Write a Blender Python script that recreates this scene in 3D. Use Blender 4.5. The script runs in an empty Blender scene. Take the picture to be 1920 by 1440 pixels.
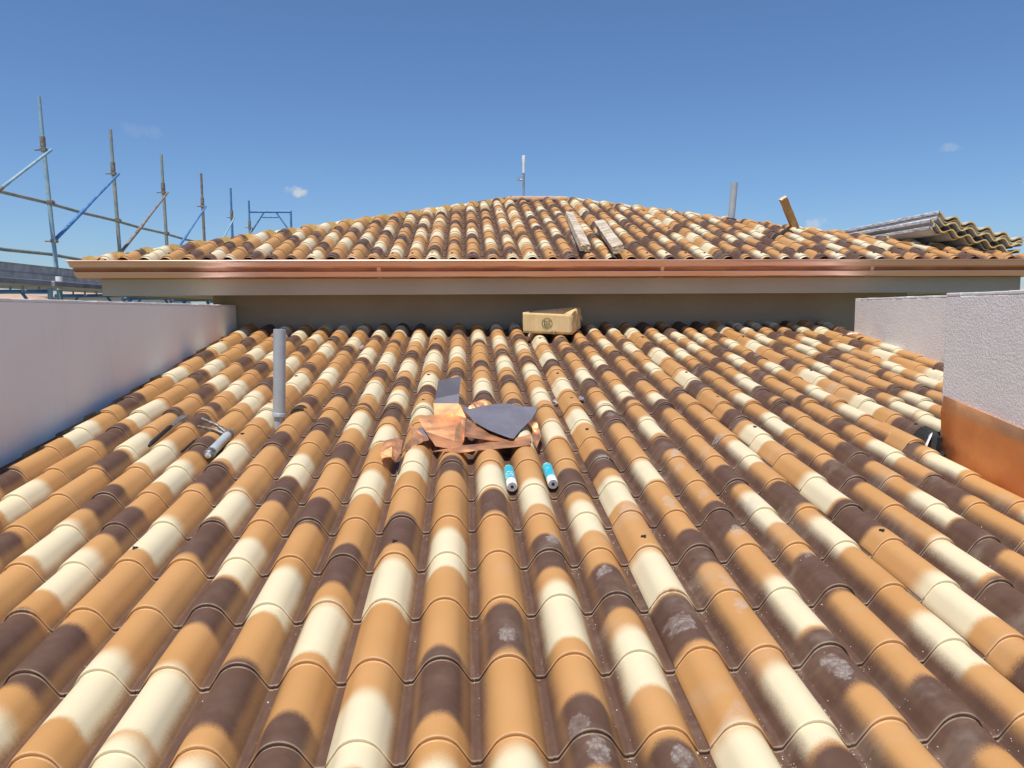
import bpy, bmesh, math, random
from mathutils import Vector, Matrix, noise
random.seed(7)
R = math.radians
ZC = 9.0                      # height of the camera above the ground; z values below are relative to it
SC = bpy.context.scene
COL = SC.collection

# ------------------------------------------------------------------ camera, sky, sun, exposure
PITCH, YAW, ROLL = 0.0933, 0.0581, -0.0054
fw = Vector((math.sin(YAW)*math.cos(PITCH), math.cos(YAW)*math.cos(PITCH), -math.sin(PITCH)))
rt = Vector((math.cos(YAW), -math.sin(YAW), 0)); up = rt.cross(fw)
rt2 = math.cos(ROLL)*rt + math.sin(ROLL)*up; up2 = -math.sin(ROLL)*rt + math.cos(ROLL)*up
cam = bpy.data.cameras.new('camera'); camo = bpy.data.objects.new('camera', cam); COL.objects.link(camo)
m = Matrix((rt2, up2, -fw)).transposed().to_4x4(); m.translation = Vector((0, 0, ZC)); camo.matrix_world = m
cam.sensor_width = 36; cam.lens = 36*1442/1920; cam.clip_end = 6000; cam.clip_start = 0.05
SC.camera = camo

SUN_EL, SUN_AZ = R(69), R(-157)           # azimuth from +Y, towards +X positive
world = bpy.data.worlds.new('World'); SC.world = world; world.use_nodes = True
wn = world.node_tree; bg = wn.nodes['Background']
sky = wn.nodes.new('ShaderNodeTexSky'); sky.sky_type = 'NISHITA'; sky.sun_disc = False
sky.sun_elevation = SUN_EL; sky.sun_rotation = SUN_AZ; sky.altitude = 150
sky.air_density = 1.0; sky.dust_density = 0.6; sky.ozone_density = 10.0
tc = wn.nodes.new('ShaderNodeTexCoord'); 
wg = wn.nodes.new('ShaderNodeGamma'); wg.inputs[1].default_value = 1.04; wn.links.new(sky.outputs[0], wg.inputs[0]); skyc = wg.outputs[0]
def wmath(op, a, b=None):
    n = wn.nodes.new('ShaderNodeMath'); n.operation = op; n.use_clamp = op == 'MULTIPLY'
    for i, v in enumerate((a, b)):
        if v is None: continue
        if isinstance(v, bpy.types.NodeSocket): wn.links.new(v, n.inputs[i])
        else: n.inputs[i].default_value = v
    return n.outputs[0]
wno = wn.nodes.new('ShaderNodeTexNoise'); wn.links.new(tc.outputs['Generated'], wno.inputs['Vector']); wno.inputs['Scale'].default_value = 70; wno.inputs['Detail'].default_value = 7; wno.inputs['Roughness'].default_value = 0.62
# a few small fair-weather puffs low in an otherwise clear sky: (direction, half width, half height, density)
for cd, cw, ch, ca in (((-0.2046, 0.9677, 0.1469), 0.016, 0.008, 0.75), ((0.5301, 0.8293, 0.1769), 0.016, 0.007, 0.2), ((-0.3625, 0.9091, 0.205), 0.034, 0.010, 0.07), ((0.600, 0.789, 0.1323), 0.014, 0.010, 0.6), ((0.4153, 0.9043, 0.103), 0.016, 0.010, 0.4),
                       ((-0.86, -0.45, 0.20), 0.05, 0.02, 0.6), ((0.75, -0.62, 0.17), 0.04, 0.015, 0.6), ((0.1, -0.97, 0.2), 0.05, 0.018, 0.5)):
    d = Vector(cd).normalized(); r_ = Vector((d.y, -d.x, 0)).normalized(); u_ = r_.cross(d)
    def dotn(v_):
        n = wn.nodes.new('ShaderNodeVectorMath'); n.operation = 'DOT_PRODUCT'; wn.links.new(tc.outputs['Generated'], n.inputs[0]); n.inputs[1].default_value = v_; return n.outputs['Value']
    ex = wmath('POWER', wmath('DIVIDE', dotn(r_), cw), 2.0); ey = wmath('POWER', wmath('DIVIDE', dotn(u_), ch), 2.0)
    rr = wmath('ADD', wmath('ADD', ex, ey), wmath('MULTIPLY_ADD' if False else 'ADD', 0.0, 0.0))
    mr = wn.nodes.new('ShaderNodeMapRange'); mr.interpolation_type = 'SMOOTHSTEP'
    sh = wn.nodes.new('ShaderNodeMath'); sh.operation = 'MULTIPLY_ADD'; wn.links.new(wno.outputs['Fac'], sh.inputs[0]); sh.inputs[1].default_value = 3.4; wn.links.new(rr, sh.inputs[2])
    for i_, v_ in enumerate((0, 1.55, 2.45, ca, 0.0)):
        if i_: mr.inputs[i_].default_value = v_
    wn.links.new(sh.outputs[0], mr.inputs[0])
    front_side = wn.nodes.new('ShaderNodeMath'); front_side.operation = 'GREATER_THAN'; wn.links.new(dotn(d), front_side.inputs[0]); front_side.inputs[1].default_value = 0.5
    mx = wn.nodes.new('ShaderNodeMix'); mx.data_type = 'RGBA'
    wn.links.new(wmath('MULTIPLY', mr.outputs[0], front_side.outputs[0]), mx.inputs[0]); wn.links.new(skyc, mx.inputs[6]); mx.inputs[7].default_value = (6.0, 6.0, 6.1, 1)
    skyc = mx.outputs[2]
wn.links.new(skyc, bg.inputs[0]); bg.inputs[1].default_value = 0.083
sun = bpy.data.lights.new('sun', 'SUN'); sun.energy = 3.6; sun.angle = R(0.53); sun.color = (1.0, 0.93, 0.82)
suno = bpy.data.objects.new('sun', sun); COL.objects.link(suno)
sv = Vector((math.sin(SUN_AZ)*math.cos(SUN_EL), math.cos(SUN_AZ)*math.cos(SUN_EL), math.sin(SUN_EL)))
suno.rotation_euler = sv.to_track_quat('Z', 'Y').to_euler(); suno.location = (0, 20, 40)
vs = SC.view_settings; vs.view_transform = 'Standard'; vs.look = 'None'; vs.exposure = 0.46; vs.gamma = 1.0
SC.cycles.max_bounces = 6; SC.cycles.diffuse_bounces = 3; SC.cycles.glossy_bounces = 3

# ------------------------------------------------------------------ helpers
class NT:
    """small node-graph writer"""
    def __init__(s, name):
        s.m = bpy.data.materials.new(name); s.m.use_nodes = True; s.t = s.m.node_tree
        s.b = s.t.nodes['Principled BSDF']
    def put(s, sock, v):
        if v is None: return
        if isinstance(v, bpy.types.NodeSocket): s.t.links.new(v, sock)
        elif isinstance(v, (tuple, list)) and len(v) == 3 and sock.type == 'RGBA': sock.default_value = (*v, 1)
        else: sock.default_value = v
    def math(s, op, a, b=None, c=None, clamp=False):
        n = s.t.nodes.new('ShaderNodeMath'); n.operation = op; n.use_clamp = clamp
        for i, v in enumerate((a, b, c)): s.put(n.inputs[i], v)
        return n.outputs[0]
    def smooth(s, v, a, b, lo=0.0, hi=1.0):
        n = s.t.nodes.new('ShaderNodeMapRange'); n.interpolation_type = 'SMOOTHSTEP'
        for i, x in enumerate((v, a, b, lo, hi)): s.put(n.inputs[i], x)
        return n.outputs[0]
    def noise(s, vec, scale, detail=3, rough=0.5, dist=0):
        n = s.t.nodes.new('ShaderNodeTexNoise'); s.put(n.inputs['Vector'], vec)
        n.inputs['Scale'].default_value = scale; n.inputs['Detail'].default_value = detail
        n.inputs['Roughness'].default_value = rough; n.inputs['Distortion'].default_value = dist
        return n.outputs['Fac']
    def voro(s, vec, scale, out='Distance', rand=1.0):
        n = s.t.nodes.new('ShaderNodeTexVoronoi'); s.put(n.inputs['Vector'], vec)
        n.inputs['Scale'].default_value = scale; n.inputs['Randomness'].default_value = rand
        return n.outputs[out]
    def attr(s, name):
        n = s.t.nodes.new('ShaderNodeAttribute'); n.attribute_name = name; return n
    def sep(s, v):
        n = s.t.nodes.new('ShaderNodeSeparateXYZ'); s.put(n.inputs[0], v); return n.outputs
    def comb(s, x, y, z):
        n = s.t.nodes.new('ShaderNodeCombineXYZ')
        for i, v in enumerate((x, y, z)): s.put(n.inputs[i], v)
        return n.outputs[0]
    def mix(s, f, a, b, mode='MIX'):
        n = s.t.nodes.new('ShaderNodeMix'); n.data_type = 'RGBA'; n.blend_type = mode
        s.put(n.inputs[0], f); s.put(n.inputs[6], a); s.put(n.inputs[7], b); return n.outputs[2]
    def coord(s, which='Object'):
        n = s.t.nodes.new('ShaderNodeTexCoord'); return n.outputs[which]
    def pos(s):
        return s.t.nodes.new('ShaderNodeNewGeometry').outputs['Position']
    def scale(s, v, xyz):
        n = s.t.nodes.new('ShaderNodeMapping'); s.put(n.inputs[0], v); n.inputs['Scale'].default_value = xyz; return n.outputs[0]
    def ramp(s, f, stops):
        n = s.t.nodes.new('ShaderNodeValToRGB'); s.put(n.inputs[0], f); e = n.color_ramp.elements
        while len(e) < len(stops): e.new(0.5)
        for x, (p, c) in zip(e, stops): x.position = p; x.color = (*c, 1)
        return n.outputs[0]
    def bump(s, height, strength, dist=0.01):
        n = s.t.nodes.new('ShaderNodeBump'); s.put(n.inputs['Height'], height)
        n.inputs['Strength'].default_value = strength; n.inputs['Distance'].default_value = dist
        s.t.links.new(n.outputs[0], s.b.inputs['Normal'])
    def out(s, color=None, rough=None, metal=None, spec=None):
        s.put(s.b.inputs['Base Color'], color); s.put(s.b.inputs['Roughness'], rough)
        s.put(s.b.inputs['Metallic'], metal); s.put(s.b.inputs['Specular IOR Level'], spec)
        return s.m

def mottled(name, c1, c2, scale=3.0, rough=0.7, metal=0.0, bump=0.0, bscale=60, spec=0.5, stretch=(1, 1, 1), detail=5):
    g = NT(name); p = g.scale(g.pos(), stretch)
    n = g.noise(p, scale, detail, 0.6)
    c = g.mix(g.smooth(n, 0.3, 0.7), c1, c2)
    if bump: g.bump(g.noise(p, bscale, 4, 0.6), bump, 0.01)
    rg = g.smooth(g.noise(p, scale*2.3, 3), 0.25, 0.75, max(rough-0.1, 0.05), min(rough+0.1, 1))
    return g.out(c, rg, metal, spec)

class MB:
    def __init__(s): s.v = []; s.f = []; s.mi = []
    def quad(s, pts, mi=0):
        i = len(s.v); s.v += [tuple(p) for p in pts]; s.f.append(tuple(range(i, i+len(pts)))); s.mi.append(mi)
    def box(s, x0, x1, y0, y1, z0, z1, mi=0, M=None):
        P = [(x, y, z) for z in (z0, z1) for y in (y0, y1) for x in (x0, x1)]
        if M is not None: P = [tuple(M @ Vector(p)) for p in P]
        i = len(s.v); s.v += P
        for f in ((0, 2, 3, 1), (4, 5, 7, 6), (0, 1, 5, 4), (2, 6, 7, 3), (0, 4, 6, 2), (1, 3, 7, 5)):
            s.f.append(tuple(i+k for k in f)); s.mi.append(mi)
        return s
    def tube(s, pts, r, n=12, mi=0, cap=True, hollow=False):
        """tube along pts; r a number or a list"""
        pts = [Vector(p) for p in pts]; rs = r if isinstance(r, (list, tuple)) else [r]*len(pts)
        base = len(s.v); ref = None
        for k, p in enumerate(pts):
            d = (pts[min(k+1, len(pts)-1)] - pts[max(k-1, 0)]).normalized()
            if ref is None: ref = d.orthogonal().normalized()
            ref = (ref - d*ref.dot(d)).normalized(); b = d.cross(ref)
            for j in range(n):
                a = 2*math.pi*j/n; s.v.append(tuple(p + rs[k]*(math.cos(a)*ref + math.sin(a)*b)))
        for k in range(len(pts)-1):
            for j in range(n):
                a = base+k*n+j; b2 = base+k*n+(j+1) % n
                s.f.append((a, b2, b2+n, a+n)); s.mi.append(mi)
        if cap:
            s.f.append(tuple(base+j for j in range(n))[::-1]); s.mi.append(mi)
            e = base+(len(pts)-1)*n
            if not hollow: s.f.append(tuple(e+j for j in range(n))); s.mi.append(mi)
        return s
    def build(s, name, mats, parent=None, smooth=False, solid=0, bevel=0, loc=None):
        me = bpy.data.meshes.new(name); me.from_pydata(s.v, [], s.f)
        mats = mats if isinstance(mats, (list, tuple)) else [mats]
        for mm in mats: me.materials.append(mm)
        me.polygons.foreach_set('material_index', s.mi)
        if smooth: me.polygons.foreach_set('use_smooth', [True]*len(s.f))
        me.validate(); me.update()
        if smooth: me.set_sharp_from_angle(angle=R(40))
        o = bpy.data.objects.new(name, me); COL.objects.link(o); o.parent = parent
        if loc is not None:   # geometry given in world coordinates, origin moved to loc
            me.transform(Matrix.Translation(-Vector(loc))); o.location = loc
        if solid:
            md = o.modifiers.new('thickness', 'SOLIDIFY'); md.thickness = solid; md.offset = 0
        if bevel:
            md = o.modifiers.new('edges', 'BEVEL'); md.width = bevel; md.segments = 2; md.limit_method = 'ANGLE'; md.angle_limit = R(35)
        return o

def empty(name, loc, rot=(0, 0, 0), parent=None):
    o = bpy.data.objects.new(name, None); COL.objects.link(o); o.location = loc; o.rotation_euler = rot; o.parent = parent
    o.empty_display_size = 0.2
    return o
def tag(o, label=None, cat=None, group=None, kind=None):
    if label: o['label'] = label
    if cat: o['category'] = cat
    if group: o['group'] = group
    if kind: o['kind'] = kind
    return o
def W(x, y, z): return Vector((x, y, ZC+z))
def project(P):
    d = Vector(P) - Vector((0, 0, ZC)); w = d.dot(fw)
    if w < 0.05: return None
    return 960+1442*d.dot(rt2)/w, 720-1442*d.dot(up2)/w

# ------------------------------------------------------------------ materials
def tile_material(name, foot=True):
    g = NT(name)
    tv = g.sep(g.attr('tv').outputs['Vector']); t, v, col = tv[0], tv[1], tv[2]
    ux = g.math('MULTIPLY_ADD', col, 0.2, t)
    P = g.comb(ux, v, g.math('MULTIPLY', col, 0.37))
    lo = g.math('SUBTRACT', g.noise(P, 7, 2), 0.5); fi = g.math('SUBTRACT', g.noise(P, 210, 2, 0.7), 0.5)
    at = g.math('ABSOLUTE', t)
    vj = g.math('ADD', v, g.math('ADD', g.math('MULTIPLY', lo, 0.045), g.math('MULTIPLY', fi, 0.03)))
    # the sprayed colour runs a little further down along the flanks than on the crest
    vj = g.math('ADD', vj, g.math('MULTIPLY', g.math('MULTIPLY', at, at), 5.0))
    def band(nm, sn, sf):
        a = g.sep(g.attr(nm).outputs['Vector'])
        near = g.smooth(vj, g.math('SUBTRACT', a[0], sn), g.math('ADD', a[0], sn))
        far = g.smooth(vj, g.math('SUBTRACT', a[1], sf), g.math('ADD', a[1], sf), 1.0, 0.0)
        return g.math('MULTIPLY', g.math('MULTIPLY', near, far), a[2])
    cream = g.math('MAXIMUM', band('c1', 0.016, 0.045), band('c2', 0.016, 0.045))
    atj = g.math('ADD', at, g.math('ADD', g.math('MULTIPLY', lo, 0.012), g.math('MULTIPLY', fi, 0.012)))
    cream = g.math('MULTIPLY', cream, g.smooth(atj, 0.060, 0.092, 1.0, 0.0))
    dark = g.math('MAXIMUM', band('d1', 0.022, 0.02), band('d2', 0.022, 0.02))
    dark = g.math('MULTIPLY', dark, g.smooth(atj, 0.05, 0.075, 1.0, 0.55))
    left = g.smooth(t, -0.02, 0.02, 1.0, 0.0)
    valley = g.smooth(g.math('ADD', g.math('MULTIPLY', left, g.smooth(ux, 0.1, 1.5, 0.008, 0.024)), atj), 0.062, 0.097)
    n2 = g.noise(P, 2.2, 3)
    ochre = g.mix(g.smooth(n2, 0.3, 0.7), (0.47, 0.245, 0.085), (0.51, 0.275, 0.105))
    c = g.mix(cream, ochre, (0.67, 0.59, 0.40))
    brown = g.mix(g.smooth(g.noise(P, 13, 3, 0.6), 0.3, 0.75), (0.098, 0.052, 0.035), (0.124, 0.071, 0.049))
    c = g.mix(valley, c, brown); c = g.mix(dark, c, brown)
    eg = g.attr('edge').outputs['Fac']
    c = g.mix(g.math('MULTIPLY', eg, g.smooth(g.noise(P, 30, 3), 0.3, 0.6, 0.15, 0.5)), c, g.mix(0.5, c, (0.85, 0.72, 0.55)))
    # plaster dust: more on the trodden right half, gathered in the channels, plus fine specks
    trod = g.smooth(ux, -0.4, 1.2, 0.12, 1.0)
    du = g.math('MULTIPLY', g.smooth(g.noise(P, 5.5, 4, 0.65), 0.50, 0.78), trod)
    c = g.mix(g.math('MULTIPLY', du, 0.22), c, (0.50, 0.43, 0.35))
    sp = g.voro(P, 95); pick = g.smooth(g.noise(P, 9, 2), 0.50, 0.62)
    sp = g.math('MULTIPLY', g.smooth(sp, 0.10, 0.16, 1.0, 0.0), g.math('MULTIPLY', pick, g.math('MULTIPLY', g.smooth(at, 0.05, 0.09, 0.12, 1.0), trod)))
    c = g.mix(g.math('MULTIPLY', sp, 0.8), c, (0.62, 0.58, 0.52))
    rough = g.smooth(lo, -0.2, 0.2, 0.55, 0.70)
    if foot:
        f = g.sep(g.attr('fp').outputs['Vector'])
        dx = g.math('SUBTRACT', t, f[0]); dy = g.math('SUBTRACT', v, f[1])
        dxr = g.math('MULTIPLY_ADD', dy, f[2], dx); fr_ = g.math('FRACT', g.math('MULTIPLY', f[1], 7.31))
        r2 = g.math('ADD', g.math('POWER', g.math('DIVIDE', dxr, 0.030), 2.0), g.math('POWER', g.math('DIVIDE', dy, g.math('MULTIPLY_ADD', fr_, 0.055, 0.038)), 2.0))
        r2 = g.math('ADD', r2, g.math('MULTIPLY', g.math('SUBTRACT', g.noise(P, 28, 4, 0.65), 0.5), 3.2))
        body = g.smooth(r2, 0.55, 0.95, 1.0, 0.0)
        vo = g.t.nodes.new('ShaderNodeTexVoronoi'); vo.feature = 'DISTANCE_TO_EDGE'; g.put(vo.inputs['Vector'], g.comb(g.math('MULTIPLY', dxr, 1.7), dy, f[1])); vo.inputs['Scale'].default_value = 42
        tread = g.smooth(vo.outputs['Distance'], 0.05, 0.11)
        foot_m = g.math('MULTIPLY', g.math('MULTIPLY', body, g.math('MULTIPLY_ADD', g.math('FRACT', g.math('MULTIPLY', f[1], 3.17)), 0.55, 0.45)), g.math('MULTIPLY_ADD', tread, 0.5, 0.5))
        foot_m = g.math('MULTIPLY', foot_m, g.smooth(g.noise(P, 40, 4), 0.25, 0.7, 0.15, 0.62))
        c = g.mix(foot_m, c, (0.44, 0.40, 0.37))
        rough = g.math('ADD', rough, g.math('MULTIPLY', foot_m, 0.35))
    g.bump(g.noise(P, 18, 1), 0.05, 0.01)
    return g.out(c, rough, 0.0, 0.32)

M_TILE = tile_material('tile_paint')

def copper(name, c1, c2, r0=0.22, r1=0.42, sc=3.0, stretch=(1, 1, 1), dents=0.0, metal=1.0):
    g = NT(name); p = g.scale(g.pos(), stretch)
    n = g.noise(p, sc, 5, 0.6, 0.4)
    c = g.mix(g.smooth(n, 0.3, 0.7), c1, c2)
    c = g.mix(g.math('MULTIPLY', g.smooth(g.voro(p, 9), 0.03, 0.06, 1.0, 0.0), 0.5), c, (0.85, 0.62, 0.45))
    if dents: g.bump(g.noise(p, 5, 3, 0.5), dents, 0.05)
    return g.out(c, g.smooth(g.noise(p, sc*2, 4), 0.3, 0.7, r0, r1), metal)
M_GUTTER = copper('gutter_copper', (0.86, 0.52, 0.41), (0.92, 0.60, 0.48), 0.30, 0.40, 2.0, (0.6, 3, 3), 0.0)
M_GUTTER_SHADE = copper('gutter_shade_copper', (0.30, 0.11, 0.07), (0.52, 0.24, 0.15), 0.34, 0.46, 1.3, (1.2, 1, 1), 0.0)  # darker gutter copper: dark reflection and shade painted into recess and underside
M_COPPER = copper('sheet_copper', (0.82, 0.40, 0.19), (0.90, 0.48, 0.25), 0.46, 0.62, 4.0, (1, 1, 1), 0.12)
M_FLASH = copper('flashing_copper', (0.76, 0.35, 0.14), (0.86, 0.45, 0.20), 0.46, 0.62, 1.6, (1, 1, 1), 0.25)
M_FILM = mottled('protective_film', (0.14, 0.135, 0.165), (0.17, 0.165, 0.20), 6, 0.55, 0.0, 0.03, 40)
M_PLASTER = None
def wall_smooth():
    g = NT('smooth_wall_paint'); p = g.pos()
    n = g.noise(p, 0.9, 5, 0.6); s = g.noise(g.scale(p, (2, 2, 0.5)), 3, 5, 0.6)
    c = g.mix(g.smooth(n, 0.3, 0.7), (0.87, 0.86, 0.815), (0.90, 0.89, 0.85))
    c = g.mix(g.math('MULTIPLY', g.smooth(s, 0.50, 0.8), 0.35), c, (0.76, 0.73, 0.69))
    st = g.noise(g.scale(p, (5, 5, 0.35)), 4, 5, 0.6); c = g.mix(g.math('MULTIPLY', g.smooth(st, 0.58, 0.78), 0.22), c, (0.68, 0.64, 0.59))
    g.bump(g.noise(p, 90, 4), 0.05, 0.01)
    return g.out(c, 0.75, 0, 0.3)
def wall_stucco():
    g = NT('rough_stucco'); p = g.pos()
    n = g.noise(p, 1.3, 5, 0.6)
    c = g.mix(g.smooth(n, 0.3, 0.7), (0.82, 0.80, 0.765), (0.88, 0.86, 0.825))
    hgt = g.math('ADD', g.noise(p, 75, 4, 0.65, 0.5), g.math('MULTIPLY', g.noise(p, 9, 3), 0.6))
    g.bump(hgt, 0.85, 0.012)
    return g.out(c, 0.85, 0, 0.25)
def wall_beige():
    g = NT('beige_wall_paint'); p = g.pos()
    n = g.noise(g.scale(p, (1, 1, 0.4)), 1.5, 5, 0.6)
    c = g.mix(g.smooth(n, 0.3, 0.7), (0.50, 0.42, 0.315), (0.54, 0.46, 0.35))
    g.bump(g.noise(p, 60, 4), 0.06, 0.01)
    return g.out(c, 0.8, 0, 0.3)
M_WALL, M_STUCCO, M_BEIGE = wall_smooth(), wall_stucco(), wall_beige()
M_BEIGE_SHADED = mottled('shaded_beige_wall', (0.36, 0.29, 0.21), (0.40, 0.33, 0.24), 1.5, 0.85, 0, 0.06, 60, 0.3)  # the building's beige darkened, painting in the shade below the eaves
M_RIM = mottled('white_rim', (0.74, 0.73, 0.71), (0.80, 0.79, 0.77), 14, 0.8, 0, 0.3, 70)
M_FOAM = mottled('yellow_foam', (0.66, 0.43, 0.12), (0.76, 0.54, 0.20), 30, 0.9, 0, 0.4, 120)
M_PVC = mottled('grey_pvc', (0.36, 0.40, 0.42), (0.42, 0.46, 0.48), 9, 0.42, 0, 0.02, 60)
M_BITUMEN = mottled('black_bitumen', (0.018, 0.018, 0.018), (0.035, 0.033, 0.031), 20, 0.85, 0, 0.5, 70)
M_RUBBER = mottled('dark_rubber', (0.012, 0.012, 0.012), (0.03, 0.028, 0.026), 40, 0.5)
M_WHITE = mottled('white_plastic', (0.78, 0.79, 0.80), (0.83, 0.84, 0.84), 30, 0.4)
M_TEAL = None
M_CARD = None
M_STEEL = mottled('galvanised_steel', (0.30, 0.31, 0.31), (0.46, 0.47, 0.47), 7, 0.5, 0.55, 0.05, 50)
M_BRIGHT = mottled('bright_steel', (0.75, 0.75, 0.76), (0.85, 0.85, 0.86), 9, 0.3, 0.7)
M_DIRTYSTEEL = mottled('smeared_steel', (0.10, 0.10, 0.10), (0.30, 0.30, 0.31), 45, 0.45, 0.6, 0.3, 90)
M_BLUE = mottled('worn_blue_paint', (0.045, 0.16, 0.42), (0.12, 0.30, 0.55), 11, 0.5, 0.1, 0.1, 60)
M_PALEBLUE = mottled('pale_blue_paint', (0.20, 0.38, 0.50), (0.38, 0.50, 0.52), 9, 0.55, 0.1, 0.2, 60)
M_RUSTY = mottled('rusty_steel', (0.20, 0.13, 0.09), (0.32, 0.30, 0.25), 10, 0.65, 0.3, 0.3, 60)
M_GREENSTEEL = mottled('greenish_steel', (0.24, 0.30, 0.27), (0.40, 0.40, 0.34), 10, 0.6, 0.3, 0.3, 60)

# ------------------------------------------------------------------ ground and far surroundings
g = NT('dry_ground'); p = g.pos()
c = g.mix(g.smooth(g.noise(p, 0.03, 6, 0.6), 0.35, 0.65), (0.22, 0.18, 0.12), (0.13, 0.15, 0.07)); M_GROUND = g.out(c, 0.95)
mb = MB(); mb.quad([(-2500, -2500, 0), (2500, -2500, 0), (2500, 2500, 0), (-2500, 2500, 0)])
tag(mb.build('ground', M_GROUND), kind='structure')

M_HW = [mottled('house_wall_%s' % n, c1, c2, 0.4, 0.85) for n, c1, c2 in (
    ('white', (0.70, 0.69, 0.66), (0.76, 0.75, 0.72)), ('cream', (0.62, 0.52, 0.38), (0.68, 0.58, 0.44)), ('orange', (0.62, 0.36, 0.2), (0.68, 0.42, 0.25)))]
M_HR = mottled('far_roof_tiles', (0.42, 0.28, 0.2), (0.50, 0.36, 0.27), 1.5, 0.9)
M_PANE = mottled('window_glass', (0.03, 0.035, 0.04), (0.05, 0.055, 0.06), 1, 0.15)
M_FRAME = mottled('window_frame_paint', (0.5, 0.48, 0.45), (0.55, 0.53, 0.5), 4, 0.6)
def far_house(name, label, x, y, w, d, h, wall, rz, pitch=0.22, flat=False):
    t = empty(name, (x, y, 0), (0, 0, rz)); tag(t, label, 'house')
    MB().box(-w/2, w/2, -d/2, d/2, 0, h).build('wall', wall, t)
    if flat:
        mb = MB(); mb.box(-w/2-0.3, w/2+0.3, -d/2-0.3, d/2+0.3, h, h+0.25); mb.build('roof', M_HW[0], t)
    else:
        e, r = 0.5, (w/2+0.5)*pitch; mb = MB(); a = w/2+e; b = d/2+e
        for z0 in (h,):
            mb.quad([(-a, -b, z0), (a, -b, z0), (a, b, z0), (-a, b, z0)])
            mb.quad([(-a, -b, z0+0.15), (-a, b, z0+0.15), (0, b-a, z0+r), (0, -b+a, z0+r)]) if b > a else mb.quad([(-a, -b, z0+.15), (-a, b, z0+.15), (0, 0, z0+r)])
            mb.quad([(a, -b, z0+0.15), (a, b, z0+0.15), (0, b-a, z0+r), (0, -b+a, z0+r)]) if b > a else mb.quad([(a, -b, z0+.15), (a, b, z0+.15), (0, 0, z0+r)])
            mb.quad([(-a, -b, z0+.15), (a, -b, z0+.15), (0, min(0, -b+a), z0+r)]); mb.quad([(-a, b, z0+.15), (a, b, z0+.15), (0, max(0, b-a), z0+r)])
            for q1, q2 in (((-a, -b), (a, -b)), ((a, -b), (a, b)), ((a, b), (-a, b)), ((-a, b), (-a, -b))):
                mb.quad([(*q1, z0), (*q2, z0), (*q2, z0+.15), (*q1, z0+.15)])
        mb.build('roof', M_HR, t)
    nx = int(w//3.2)
    for f in range(int(h//3.1)):
        z = h-1.9-3.1*f
        for i in range(nx):
            xx = -w/2+(i+0.5)*w/nx
            fr = MB().box(xx-0.6, xx+0.6, -d/2-0.06, -d/2+0.05, z-0.75, z+0.75).build('window', M_FRAME, t)
            MB().box(xx-0.5, xx+0.5, -d/2-0.09, -d/2-0.05, z-0.65, z+0.65).build('pane', M_PANE, fr)
    return t
far_house('far_house', 'distant pale house under a tiled hip roof, seen at left below scaffold deck', -49, 82, 13, 11, ZC+1.35, M_HW[1], 0.15)
far_house('far_house', 'distant long white block with a row of dark windows, seen below scaffold deck', -47.5, 71, 9, 9, ZC+1.15, M_HW[0], 0.1, flat=True)
far_house('far_house', 'distant grey-white house behind the inner scaffold post at left', -38, 88, 11, 12, ZC+1.7, M_HW[0], 0.05)
far_house('far_house', 'distant low white building seen at right between eaves and stucco wall', 54, 78, 10, 10, ZC+1.75, M_HW[0], -0.2, flat=True)
far_house('far_house', 'distant orange house at far right edge beneath the eaves', 66.5, 86, 10, 10, ZC+1.6, M_HW[2], -0.1)

# ------------------------------------------------------------------ tile geometry
AMP, PITCHU, STEP = 0.0815, 0.2, 0.35
HALF = [(0, 0.0815), (0.0135, 0.0801), (0.0264, 0.0759), (0.0382, 0.0691), (0.0483, 0.0600), (0.0551, 0.0509), (0.0647, 0.0355), (0.0745, 0.0199), (0.0840, 0.0047), (0.0868, 0.0016), (0.0897, 0.0003), (0.0925, 0.0), (0.1, 0.0)]
PROF = [(-a, z) for a, z in HALF[:0:-1]] + HALF
ROWS = [(-0.0060, -0.0142), (-0.0042, -0.0132), (0.0, -0.0124), (-0.0020, -0.0032), (-0.0005, -0.0008), (0.0045, 0.0), (0.03, -0.0005), (0.17, -0.006), (0.362, -0.0140)]
def prof_z(t):
    t = (t+0.1) % 0.2 - 0.1; t = abs(t)
    for (a, z), (b, w) in zip(HALF, HALF[1:]):
        if a <= t <= b: return z+(w-z)*(t-a)/(b-a)
    return 0
def tile_geo(kind, u0, v0, lift=0.0, warp=0.0):
    """verts (roof frame), faces, and tv attributes (t, v) for a tile with crest at u0 and lip at v0"""
    pr = list(PROF); dz = 0.0
    if kind == 'lap':
        pr = [(-0.0845, prof_z(-0.0845)-0.0045), (-0.084, prof_z(-0.084)+0.0)]+[q for q in pr if q[0] > -0.08]; dz = 0.0075
    elif kind == 'under':
        pr = pr+[(0.109, prof_z(0.109)), (0.116, prof_z(0.116)), (0.124, prof_z(0.124))]
    V, A, Fc = [], [], []
    rows = list(ROWS)
    for ry, rz in rows:
        for t, z in pr:
            yy = ry
            V.append((u0+t, v0+yy, z-AMP+rz+dz*max(0.0, min(1.0, (0.055-t)/0.13))+lift*max(0, 1-max(ry, 0)/0.3)+warp*t))
            tt = t if abs(t) <= 0.1 else 0.1
            if kind == 'lap' and t < 0: tt = t*0.55
            A.append((tt, v0+max(ry, 0.0), 1.0 if ry == -0.0005 or ry < -0.004 else 0.0))
    n = len(pr)
    for r in range(len(rows)-1):
        for i in range(n-1):
            a = r*n+i; Fc.append((a, a+1, a+1+n, a+n))
    sharp = n*3
    return V, Fc, A, n
def lookup(bands, v0):
    c, d = [], []
    for ty, a, b in bands:
        if b+0.06 > v0-0.02 and a-0.06 < v0+0.37: (c if ty == 'C' else d).append((a, b))
    z = (-50.0, -49.0)
    c = (c+[z, z])[:2]; d = (d+[z, z])[:2]
    return [(*x, 1.0) for x in c+d]
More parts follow.
